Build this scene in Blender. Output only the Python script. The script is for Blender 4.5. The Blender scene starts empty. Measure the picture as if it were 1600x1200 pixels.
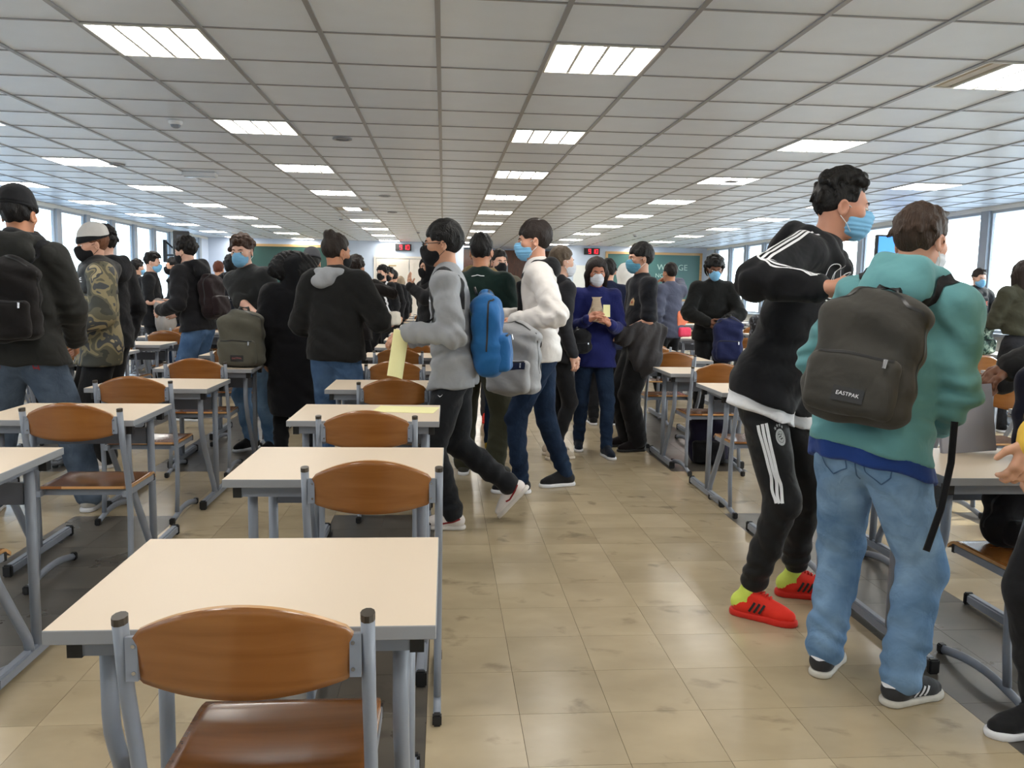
import bpy, bmesh, math, random
import numpy as np
from itertools import product
from math import sin, cos, pi, radians, sqrt
random.seed(7)
SC = bpy.context.scene
COL = SC.collection

# ---------------------------------------------------------------- camera, world, sun, exposure
def set_camera():
    yaw, pitch, roll = radians(4.77), radians(6.53), 0.018
    fw = np.array([sin(yaw)*cos(pitch), cos(yaw)*cos(pitch), -sin(pitch)])
    rt = np.array([cos(yaw), -sin(yaw), 0.0]); up = np.cross(rt, fw)
    r2 = rt*cos(roll) + up*sin(roll); u2 = -rt*sin(roll) + up*cos(roll)
    cam = bpy.data.cameras.new('camera'); cam.sensor_width = 36; cam.lens = 1300/1600*36
    cam.clip_start = 0.05; cam.clip_end = 300
    o = bpy.data.objects.new('camera', cam); COL.objects.link(o)
    from mathutils import Matrix
    m = Matrix.Identity(4)
    for i in range(3):
        m[i][0], m[i][1], m[i][2] = r2[i], u2[i], -fw[i]
    m[2][3] = 1.38
    o.matrix_world = m
    SC.camera = o
set_camera()

def set_world():
    w = bpy.data.worlds.new('sky'); SC.world = w; w.use_nodes = True
    nt = w.node_tree; N = nt.nodes; N.clear()
    out = N.new('ShaderNodeOutputWorld'); bg = N.new('ShaderNodeBackground')
    tc = N.new('ShaderNodeTexCoord'); sp = N.new('ShaderNodeSeparateXYZ')
    ramp = N.new('ShaderNodeValToRGB')
    e = ramp.color_ramp.elements
    e[0].position = 0.0; e[0].color = (0.80, 0.93, 1.0, 1)
    e[1].position = 0.6; e[1].color = (0.30, 0.55, 0.95, 1)
    nt.links.new(tc.outputs['Generated'], sp.inputs[0])
    nt.links.new(sp.outputs['Z'], ramp.inputs[0])
    # sky grows brighter towards the side the sun stands on
    mr = N.new('ShaderNodeMapRange'); mr.inputs[1].default_value = -1; mr.inputs[2].default_value = 1
    mr.inputs[3].default_value = 1.0; mr.inputs[4].default_value = 8.8
    nt.links.new(sp.outputs['X'], mr.inputs[0])
    cm = N.new('ShaderNodeMix'); cm.data_type = 'RGBA'; cm.inputs['B'].default_value = (1.0, 0.97, 0.92, 1)
    m2 = N.new('ShaderNodeMapRange'); m2.inputs[1].default_value = -0.2; m2.inputs[2].default_value = 1.0; m2.inputs[4].default_value = 0.75
    nt.links.new(sp.outputs['X'], m2.inputs[0]); nt.links.new(m2.outputs[0], cm.inputs['Factor']); nt.links.new(ramp.outputs[0], cm.inputs['A'])
    nt.links.new(cm.outputs['Result'], bg.inputs[0]); nt.links.new(mr.outputs[0], bg.inputs[1])
    nt.links.new(bg.outputs[0], out.inputs[0])
set_world()

def set_sun():
    l = bpy.data.lights.new('sun', 'SUN'); l.energy = 6.0; l.angle = radians(0.6); l.color = (1.0, 0.93, 0.80)
    o = bpy.data.objects.new('sun', l); COL.objects.link(o)
    from mathutils import Vector
    d = Vector((-cos(radians(24))*cos(radians(-12)), -cos(radians(24))*sin(radians(-12))*-1, -sin(radians(24))))
    o.rotation_euler = d.to_track_quat('-Z', 'Y').to_euler(); o.location = (30, 6, 16)
set_sun()
SC.view_settings.view_transform = 'Standard'; SC.view_settings.look = 'None'
SC.view_settings.exposure = 0.5; SC.view_settings.gamma = 1.0
SC.view_settings.use_curve_mapping = False

# ---------------------------------------------------------------- materials
MATS = {}
def _mat(name):
    m = bpy.data.materials.new(name); m.use_nodes = True
    b = m.node_tree.nodes['Principled BSDF']
    return m, m.node_tree, b
def rgb(c): return (c[0], c[1], c[2], 1.0)
def srgb(r, g, b):
    f = lambda v: (v/255/12.92 if v <= 10 else ((v/255+0.055)/1.055)**2.4)
    return (f(r), f(g), f(b))
def plain(name, c, rough=0.5, metal=0.0, spec=0.5, var=0.0, vscale=8.0, bump=0.0, bscale=200.0, coat=0.0):
    if name in MATS: return MATS[name]
    m, nt, b = _mat(name)
    b.inputs['Base Color'].default_value = rgb(c); b.inputs['Roughness'].default_value = rough
    b.inputs['Metallic'].default_value = metal; b.inputs['Specular IOR Level'].default_value = spec
    if coat: b.inputs['Coat Weight'].default_value = coat; b.inputs['Coat Roughness'].default_value = 0.12
    tc = nt.nodes.new('ShaderNodeTexCoord')
    if var:
        n = nt.nodes.new('ShaderNodeTexNoise'); n.inputs['Scale'].default_value = vscale; n.inputs['Detail'].default_value = 4
        mx = nt.nodes.new('ShaderNodeMix'); mx.data_type = 'RGBA'
        mx.inputs['A'].default_value = rgb([v*(1-var) for v in c]); mx.inputs['B'].default_value = rgb([min(1, v*(1+var)) for v in c])
        nt.links.new(tc.outputs['Object'], n.inputs['Vector']); nt.links.new(n.outputs[0], mx.inputs['Factor'])
        nt.links.new(mx.outputs['Result'], b.inputs['Base Color'])
    if bump:
        n2 = nt.nodes.new('ShaderNodeTexNoise'); n2.inputs['Scale'].default_value = bscale; n2.inputs['Detail'].default_value = 3
        bp = nt.nodes.new('ShaderNodeBump'); bp.inputs['Strength'].default_value = bump; bp.inputs['Distance'].default_value = 0.01
        nt.links.new(tc.outputs['Object'], n2.inputs['Vector']); nt.links.new(n2.outputs[0], bp.inputs['Height'])
        nt.links.new(bp.outputs[0], b.inputs['Normal'])
    MATS[name] = m; return m
def emit(name, c, s):
    if name in MATS: return MATS[name]
    m, nt, b = _mat(name)
    b.inputs['Base Color'].default_value = rgb(c); b.inputs['Emission Color'].default_value = rgb(c)
    b.inputs['Emission Strength'].default_value = s
    MATS[name] = m; return m
def wood(name, c1, c2, rough=0.3, scale=1.0, axis='X', coat=0.4):
    if name in MATS: return MATS[name]
    m, nt, b = _mat(name)
    tc = nt.nodes.new('ShaderNodeTexCoord'); mp = nt.nodes.new('ShaderNodeMapping')
    s = {'X': (2.0, 26, 26), 'Y': (26, 2.0, 26), 'Z': (26, 26, 2.0)}[axis]
    mp.inputs['Scale'].default_value = [v*scale for v in s]
    oi = nt.nodes.new('ShaderNodeObjectInfo'); va = nt.nodes.new('ShaderNodeVectorMath'); va.operation = 'ADD'
    ml = nt.nodes.new('ShaderNodeMath'); ml.operation = 'MULTIPLY'; ml.inputs[1].default_value = 37.0
    nt.links.new(oi.outputs['Random'], ml.inputs[0])
    n = nt.nodes.new('ShaderNodeTexNoise'); n.inputs['Scale'].default_value = 1.0; n.inputs['Detail'].default_value = 6; n.inputs['Distortion'].default_value = 0.6
    r = nt.nodes.new('ShaderNodeValToRGB'); e = r.color_ramp.elements
    e[0].position = 0.3; e[0].color = rgb(c1); e[1].position = 0.72; e[1].color = rgb(c2)
    nt.links.new(tc.outputs['Object'], mp.inputs[0]); nt.links.new(mp.outputs[0], va.inputs[0]); nt.links.new(ml.outputs[0], va.inputs[1])
    nt.links.new(va.outputs[0], n.inputs['Vector']); nt.links.new(n.outputs[0], r.inputs[0]); nt.links.new(r.outputs[0], b.inputs['Base Color'])
    b.inputs['Roughness'].default_value = rough; b.inputs['Coat Weight'].default_value = coat; b.inputs['Coat Roughness'].default_value = 0.15
    MATS[name] = m; return m
def floor_mat(name, ca, cb, scuff, rough):
    m, nt, b = _mat(name); L = nt.links.new; N = nt.nodes.new
    g = N('ShaderNodeNewGeometry')
    off = N('ShaderNodeVectorMath'); off.operation = 'SUBTRACT'; off.inputs[1].default_value = (0.56, 4.98, 0)
    dv = N('ShaderNodeVectorMath'); dv.operation = 'SCALE'; dv.inputs['Scale'].default_value = 1/0.302
    fl = N('ShaderNodeVectorMath'); fl.operation = 'FLOOR'
    wn = N('ShaderNodeTexWhiteNoise'); wn.noise_dimensions = '2D'
    L(g.outputs['Position'], off.inputs[0]); L(off.outputs[0], dv.inputs[0]); L(dv.outputs[0], fl.inputs[0]); L(fl.outputs[0], wn.inputs['Vector'])
    n1 = N('ShaderNodeTexNoise'); n1.inputs['Scale'].default_value = 3.0; n1.inputs['Detail'].default_value = 6
    mp = N('ShaderNodeMapping'); mp.inputs['Scale'].default_value = (1.0, 1.6, 1.0)
    # every tile turns its marbling by its own offset
    va = N('ShaderNodeVectorMath'); va.operation = 'MULTIPLY_ADD'; va.inputs[1].default_value = (9, 9, 9)
    L(wn.outputs['Color'], va.inputs[0]); L(g.outputs['Position'], mp.inputs[0]); L(mp.outputs[0], va.inputs[2]); L(va.outputs[0], n1.inputs['Vector'])
    ad = N('ShaderNodeMath'); ad.operation = 'MULTIPLY_ADD'; ad.inputs[1].default_value = 0.32
    L(wn.outputs['Value'], ad.inputs[0]); L(n1.outputs[0], ad.inputs[2])
    mx = N('ShaderNodeMix'); mx.data_type = 'RGBA'; mx.inputs['A'].default_value = rgb(ca); mx.inputs['B'].default_value = rgb(cb)
    rr = N('ShaderNodeMapRange'); rr.inputs[1].default_value = 0.3; rr.inputs[2].default_value = 0.95
    L(ad.outputs[0], rr.inputs[0]); L(rr.outputs[0], mx.inputs['Factor'])
    # dark scuff marks, short and streaky
    n2 = N('ShaderNodeTexNoise'); n2.inputs['Scale'].default_value = 5.0; n2.inputs['Detail'].default_value = 7; n2.inputs['Distortion'].default_value = 0.4
    mp2 = N('ShaderNodeMapping'); mp2.inputs['Scale'].default_value = (1.0, 1.45, 1); mp2.inputs['Rotation'].default_value = (0, 0, 0.9)
    L(g.outputs['Position'], mp2.inputs[0]); L(mp2.outputs[0], n2.inputs['Vector'])
    r2 = N('ShaderNodeValToRGB'); e = r2.color_ramp.elements; e[0].position = 0.6; e[0].color = (0, 0, 0, 1); e[1].position = 0.72; e[1].color = (1, 1, 1, 1)
    L(n2.outputs[0], r2.inputs[0])
    sm = N('ShaderNodeMath'); sm.operation = 'MULTIPLY'; sm.inputs[1].default_value = 0.55; L(r2.outputs[0], sm.inputs[0])
    m2 = N('ShaderNodeMix'); m2.data_type = 'RGBA'; m2.inputs['B'].default_value = rgb(scuff)
    L(mx.outputs['Result'], m2.inputs['A']); L(sm.outputs[0], m2.inputs['Factor']); L(m2.outputs['Result'], b.inputs['Base Color'])
    ro = N('ShaderNodeMapRange'); ro.inputs[3].default_value = rough-0.07; ro.inputs[4].default_value = rough+0.14
    n3 = N('ShaderNodeTexNoise'); n3.inputs['Scale'].default_value = 2.2; n3.inputs['Detail'].default_value = 5
    L(g.outputs['Position'], n3.inputs['Vector']); L(n3.outputs[0], ro.inputs[0]); L(ro.outputs[0], b.inputs['Roughness'])
    bp = N('ShaderNodeBump'); bp.inputs['Strength'].default_value = 0.06; bp.inputs['Distance'].default_value = 0.02
    L(n3.outputs[0], bp.inputs['Height']); L(bp.outputs[0], b.inputs['Normal'])
    b.inputs['Specular IOR Level'].default_value = 0.6
    MATS[name] = m; return m

M_TILE = floor_mat('vinyl_beige', srgb(158, 142, 114), srgb(187, 170, 140), srgb(108, 95, 76), 0.19)
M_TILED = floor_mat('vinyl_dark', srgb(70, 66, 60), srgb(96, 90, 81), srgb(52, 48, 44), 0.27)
M_GROUT = plain('grout', srgb(70, 62, 50), 0.8)
M_CEIL = plain('mineral_tile', srgb(230, 238, 248), 0.34, var=0.04, vscale=5, bump=0.08, bscale=350)
M_BAR = plain('ceiling_bar', srgb(150, 150, 152), 0.35, spec=0.5)
M_WALL = plain('wall_paint', srgb(196, 208, 226), 0.6, var=0.03)
M_WALLW = plain('wall_white', srgb(226, 226, 222), 0.6, var=0.03)
M_PIER = plain('pier_paint', srgb(150, 158, 168), 0.45)
M_FRAME = plain('window_alu', srgb(170, 178, 188), 0.4)
M_GREY = plain('grey_steel', srgb(136, 142, 153), 0.38, spec=0.5, var=0.05, vscale=30)
M_GREYD = plain('grey_panel', srgb(98, 102, 110), 0.5)
M_BLK = plain('black_plastic', (0.012, 0.012, 0.013), 0.45)
M_DESK = plain('cream_laminate', srgb(222, 204, 182), 0.42, var=0.02, vscale=3)
M_EDGE = plain('grey_edge', srgb(150, 152, 156), 0.5)
M_PLY = wood('beech_ply', srgb(138, 84, 36), srgb(158, 102, 50), 0.22, coat=0.6)
M_PLYE = wood('ply_edge', srgb(190, 140, 84), srgb(208, 160, 104), 0.4)
M_DOORW = wood('door_brown', srgb(70, 36, 20), srgb(98, 52, 30), 0.4, axis='Z')
M_OAK = wood('board_oak', srgb(186, 146, 92), srgb(208, 168, 112), 0.45)
M_STEEL = plain('screw_steel', srgb(200, 200, 205), 0.25, metal=1.0)
M_TUBE = emit('lamp_light', (1.0, 0.97, 0.91), 15.0)
M_TUBEOFF = plain('lamp_off', srgb(190, 180, 160), 0.4)
M_REFL = plain('lamp_reflector', srgb(225, 222, 215), 0.25)

# ---------------------------------------------------------------- mesh helpers
class MB:
    def __init__(s): s.v = []; s.f = []; s.m = []
    def add(s, V, F, m=0):
        o = len(s.v); s.v += [tuple(map(float, p)) for p in V]; s.f += [tuple(i+o for i in q) for q in F]; s.m += [m]*len(F); return s
    def box(s, x0, x1, y0, y1, z0, z1, m=0):
        V = [(x, y, z) for z in (z0, z1) for y in (y0, y1) for x in (x0, x1)]
        return s.add(V, [(0, 2, 3, 1), (4, 5, 7, 6), (0, 1, 5, 4), (2, 6, 7, 3), (0, 4, 6, 2), (1, 3, 7, 5)], m)
    def tube(s, path, rx, ry=None, n=8, side=(1, 0, 0), m=0, caps=True):
        ry = rx if ry is None else ry
        P = np.array(path, float); K = len(P); V = []; F = []
        for i in range(K):
            t = P[min(i+1, K-1)]-P[max(i-1, 0)]; t = t/(np.linalg.norm(t)+1e-9)
            a = np.array(side, float); a = a-t*(a@t); a /= (np.linalg.norm(a)+1e-9); b = np.cross(t, a)
            for j in range(n):
                q = 2*pi*j/n; V.append(P[i]+a*rx*cos(q)+b*ry*sin(q))
        for i in range(K-1):
            for j in range(n):
                F.append((i*n+j, i*n+(j+1) % n, (i+1)*n+(j+1) % n, (i+1)*n+j))
        if caps: F.append(tuple(range(n-1, -1, -1))); F.append(tuple((K-1)*n+j for j in range(n)))
        return s.add(V, F, m)
    def build(s, name, mat, parent=None, smooth=False, bevel=0.0, seg=2):
        me = bpy.data.meshes.new(name); me.from_pydata(s.v, [], s.f)
        mats = mat if isinstance(mat, (list, tuple)) else [mat]
        for q in mats: me.materials.append(q)
        if len(mats) > 1: me.polygons.foreach_set('material_index', s.m)
        if bevel:
            bm = bmesh.new(); bm.from_mesh(me)
            bmesh.ops.bevel(bm, geom=bm.edges[:], offset=bevel, segments=seg, affect='EDGES', clamp_overlap=True)
            bm.to_mesh(me); bm.free()
        if smooth: me.polygons.foreach_set('use_smooth', [True]*len(me.polygons))
        me.update()
        return link(bpy.data.objects.new(name, me), parent)
def link(o, parent=None):
    COL.objects.link(o)
    if parent is not None: o.parent = parent
    return o
def tag(o, label=None, cat=None, group=None, kind=None):
    if label: o['label'] = label
    if cat: o['category'] = cat
    if group: o['group'] = group
    if kind: o['kind'] = kind
    return o
def empty(name, loc=(0, 0, 0), rz=0.0):
    o = bpy.data.objects.new(name, None); COL.objects.link(o); o.location = loc; o.rotation_euler = (0, 0, rz); o.empty_display_size = 0.1
    return o
def copy_tree(o, parent=None):
    c = o.copy(); COL.objects.link(c)
    c.parent = parent
    for ch in list(o.children): copy_tree(ch, c)
    return c
def inst(name, me, loc, parent=None):
    o = bpy.data.objects.new(name, me); o.location = loc; return link(o, parent)
def text_mesh(txt, size, mat, name, extrude=0.001, align='CENTER'):
    cu = bpy.data.curves.new(name, 'FONT'); cu.body = txt; cu.size = size; cu.extrude = extrude; cu.align_x = align; cu.align_y = 'CENTER'
    cu.resolution_u = 2
    t = bpy.data.objects.new(name, cu); COL.objects.link(t)
    dg = bpy.context.evaluated_depsgraph_get(); me = bpy.data.meshes.new_from_object(t.evaluated_get(dg))
    bpy.data.objects.remove(t); me.materials.clear(); me.materials.append(mat); me.name = name
    return me

# ---------------------------------------------------------------- room
XL, XR, YB, YF, ZC = -6.64, 7.76, 24.4, -3.2, 2.665
AX0, AX1, AY = 0.56, 3.56, 27.4           # lobby opening in the back wall
def S(o): o['kind'] = 'structure'; return o
TILE = 0.302; FX, FY = 0.56, 4.98
def build_floor():
    fl = S(MB().box(XL-0.3, XR+0.3, YF-0.2, AY+0.3, -0.25, -0.004).build('floor', M_GROUT))
    t = MB().box(-0.1503, 0.1503, -0.1503, 0.1503, -0.004, 0.0)
    ml = t.build('tile', M_TILE).data; md = t.build('tile', M_TILED).data
    for o in [o for o in COL.objects if o.name.startswith('tile')]: bpy.data.objects.remove(o)
    strips = []
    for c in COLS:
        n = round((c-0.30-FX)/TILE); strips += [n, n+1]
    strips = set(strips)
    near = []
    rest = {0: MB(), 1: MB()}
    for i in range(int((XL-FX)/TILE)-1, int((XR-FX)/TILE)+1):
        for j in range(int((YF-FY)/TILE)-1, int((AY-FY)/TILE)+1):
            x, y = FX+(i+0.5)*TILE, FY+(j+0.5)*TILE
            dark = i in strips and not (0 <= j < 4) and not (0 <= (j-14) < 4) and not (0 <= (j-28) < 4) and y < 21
            px = 694+1300*x/max(y, 0.1); py = 450+1300*1.38/max(y, 0.1)
            near.append((y if (y > 1.9 and -60 < px < 1680) else 99+abs(y), x, y, dark))
    near.sort()
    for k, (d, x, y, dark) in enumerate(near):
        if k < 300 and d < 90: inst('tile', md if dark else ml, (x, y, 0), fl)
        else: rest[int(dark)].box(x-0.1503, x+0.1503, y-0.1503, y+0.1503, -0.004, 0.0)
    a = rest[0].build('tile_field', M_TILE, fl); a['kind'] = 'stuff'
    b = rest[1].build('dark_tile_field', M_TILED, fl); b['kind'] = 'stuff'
COLS = [-0.35, -1.75, -3.15, -4.55, 2.08, 3.51, 4.94, 6.35]
GX = -0.04                                 # ceiling grid line
LCOLS = [-10, -7, -3, 1, 5, 9]             # tile columns that hold the luminaires
LROWS = [4.8+2.4*k for k in range(-2, 10)]
def build_ceiling():
    ce = S(MB().box(XL-0.3, XR+0.3, YF-0.2, AY+0.3, ZC+0.03, ZC+0.3).build('ceiling', M_BAR))
    t = MB().box(-0.292, 0.292, -0.292, 0.292, 0.004, 0.02).build('tile', M_CEIL); me = t.data; bpy.data.objects.remove(t)
    Y0 = 4.8-0.3
    lamps = set()
    for c in LCOLS:
        for r in LROWS:
            if r > YB and c != 1: continue
            lamps.add((c, round((r-0.3-Y0)/0.6)))
    n0 = int((XL-GX)/0.6)-1; n1 = int((XR-GX)/0.6)+1; m0 = int((YF-Y0)/0.6)-1; m1 = int((AY-Y0)/0.6)+1
    cells = []
    for i in range(n0, n1+1):
        for j in range(m0, m1+1):
            if (i, j) in lamps: continue
            x, y = GX+0.6*i+0.3, Y0+0.6*j+0.3
            px = 694+1300*x/max(y, 0.1); vis = y > 3.2 and -150 < px < 1750
            cells.append((y if vis else 90+abs(y), x, y))
    cells.sort(); rest = MB()
    for k, (d, x, y) in enumerate(cells):
        if k < 300 and d < 80: inst('tile', me, (x, y, ZC), ce)
        else: rest.box(x-0.292, x+0.292, y-0.292, y+0.292, ZC+0.004, ZC+0.02)
    r = rest.build('tile_field', M_CEIL, ce); r['kind'] = 'stuff'
    for i in range(n0, n1+2):
        x = GX+0.6*i
        if XL < x < XR: MB().box(x-0.013, x+0.013, YF, AY, ZC-0.004, ZC+0.01).build('main_runner', M_BAR, ce)
    cr = MB().box(XL, XR, -0.007, 0.007, ZC-0.001, ZC+0.01).build('cross_runner', M_BAR, ce)
    cr.location = (0, Y0+0.6*m0, 0)
    for j in range(m0+1, m1+1): inst('cross_runner', cr.data, (0, Y0+0.6*j, 0), ce)
    return lamps
def build_lamps():
    root = empty('ceiling_light'); tag(root, 'square recessed ceiling light with four glowing strips', 'ceiling light', 'recessed ceiling lights in the tile grid')
    fr = MB()
    h = 0.292
    fr.box(-h, h, -h, -h+0.014, -0.006, 0.05).box(-h, h, h-0.014, h, -0.006, 0.05).box(-h, -h+0.014, -h+0.014, h-0.014, -0.006, 0.05).box(h-0.014, h, -h+0.014, h-0.014, -0.006, 0.05)
    fr.box(-h, h, -h, h, 0.05, 0.058)
    fr.build('frame', M_REFL, root)
    for k in range(4):
        x = -0.208+k*0.1387
        MB().add([(x-0.056, -0.276, 0.012), (x-0.03, -0.276, 0.0), (x+0.03, -0.276, 0.0), (x+0.056, -0.276, 0.012),
                  (x-0.056, 0.276, 0.012), (x-0.03, 0.276, 0.0), (x+0.03, 0.276, 0.0), (x+0.056, 0.276, 0.012)],
                 [(0, 4, 5, 1), (1, 5, 6, 2), (2, 6, 7, 3)]).build('lamp_strip', M_TUBE, root)
    for k in range(3):
        x = -0.1387+k*0.1387
        MB().box(x-0.009, x+0.009, -0.278, 0.278, -0.004, 0.045).build('reflector_fin', M_REFL, root)
    first = True
    tubeoff = None
    for c in LCOLS:
        for k, r in enumerate(LROWS):
            if r > YB-0.2 and c != 1: continue
            o = root if first else copy_tree(root); first = False
            o.location = (GX+0.6*c+0.3, r, ZC)
            off = []; wh = {1: 'over the central aisle', -3: 'next to the aisle run, plain chalkboard side', -7: 'second from the aisle run, plain chalkboard side', -10: 'along the pale blue windows', 5: 'next to the aisle run, chalk-written board side', 9: 'along the sunny windows'}[c]
            tag(o, 'square recessed ceiling light in the run '+wh, None, 'ceiling lights in the run '+wh)
            if c == 5 and abs(r-4.8) < 0.1: off = [0]; lab = 'recessed ceiling light with its outer strip unlit beside bright strips'
            elif c == -3 and abs(r-14.4) < 0.1: off = [0, 3]; lab = 'recessed ceiling light with only its two middle strips lit'
            if off:
                ch = sorted([q for q in o.children if q.name.startswith('lamp_strip')], key=lambda q: q.data.vertices[0].co.x)
                for q in off:
                    ch[q].data = ch[q].data.copy(); ch[q].data.materials[0] = M_TUBEOFF
                o['label'] = lab
                if 'group' in o: del o['group']
build_floor(); build_ceiling(); build_lamps()

M_GLASS, _nt, _b = _mat('window_glass')
for _n in list(_nt.nodes):
    if _n.type == 'BSDF_PRINCIPLED': _nt.nodes.remove(_n)
_o = _nt.nodes['Material Output']; _t = _nt.nodes.new('ShaderNodeBsdfTransparent'); _g = _nt.nodes.new('ShaderNodeBsdfGlossy'); _g.inputs['Roughness'].default_value = 0.02
_t.inputs[0].default_value = (0.93, 0.97, 0.98, 1); _mx = _nt.nodes.new('ShaderNodeMixShader'); _mx.inputs[0].default_value = 0.05
_nt.links.new(_t.outputs[0], _mx.inputs[1]); _nt.links.new(_g.outputs[0], _mx.inputs[2]); _nt.links.new(_mx.outputs[0], _o.inputs[0])

ZS = 0.88                                  # window sill
def side_wall(side):
    X = XL if side == 'left' else XR; s = -1 if side == 'left' else 1
    lo, hi = sorted((X, X+s*0.08))
    wl = S(MB().box(lo, hi, YF-0.2, YB+0.2, 0, ZS).box(lo, hi, YF-0.2, YB+0.2, ZC-0.06, ZC+0.03).build('wall_'+side, M_WALLW))
    y = 23.55; piers = []
    while y > YF+0.5: piers.append(y); y -= 1.2
    k = 0
    MB().box(lo, hi, 23.62, YB+0.2, ZS, ZC-0.06).build('end_panel', M_WALL, wl)
    for i, y in enumerate(piers):
        a, b = sorted((X-s*0.03, X+s*0.07))
        MB().box(a, b, y-0.09, y+0.09, ZS, ZC-0.06).build('pier', M_PIER, wl)
        if i+1 < len(piers):
            k += 1; y0, y1 = piers[i+1]+0.09, y-0.09
            w = S(empty('window_%d' % (k if side == 'left' else k+40), (X+s*0.035, (y0+y1)/2, ZS)))
            hw = (y1-y0)/2; hh = ZC-0.06-ZS
            MB().box(-0.02, 0.02, -hw, -hw+0.03, 0, hh).box(-0.02, 0.02, hw-0.03, hw, 0, hh).box(-0.02, 0.02, -hw+0.03, hw-0.03, 0, 0.04).box(-0.02, 0.02, -hw+0.03, hw-0.03, hh-0.04, hh).build('frame', M_FRAME, w)
            MB().box(-0.004, 0.004, -hw+0.04, hw-0.04, 0.04, hh-0.04).build('pane', M_GLASS, w)
    a, b = sorted((X-s*0.16, X))
    MB().box(a, b, YF, YB, ZS-0.04, ZS).build('window_ledge', M_FRAME, wl)
side_wall('left'); side_wall('right')
# ground outside, one storey down
S(MB().box(-120, 120, -80, 160, -4.2, -4.0).build('ground_outside', plain('tarmac', srgb(150, 152, 150), 0.9, var=0.15, vscale=0.2)))
S(MB().box(XL-0.3, XR+0.3, YF-0.3, YF, 0, ZC+0.1).build('wall_rear', M_WALLW))
wb = S(MB().box(XL-0.3, AX0, YB, YB+0.2, 0, ZC+0.03).box(AX1, XR+0.3, YB, YB+0.2, 0, ZC+0.03)
       .box(AX0-0.2, AX0, YB+0.2, AY, 0, ZC+0.03).box(AX1, AX1+0.2, YB+0.2, AY, 0, ZC+0.03).box(AX0-0.2, AX1+0.2, AY, AY+0.2, 0, ZC+0.03).build('wall_back', M_WALL))
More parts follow.
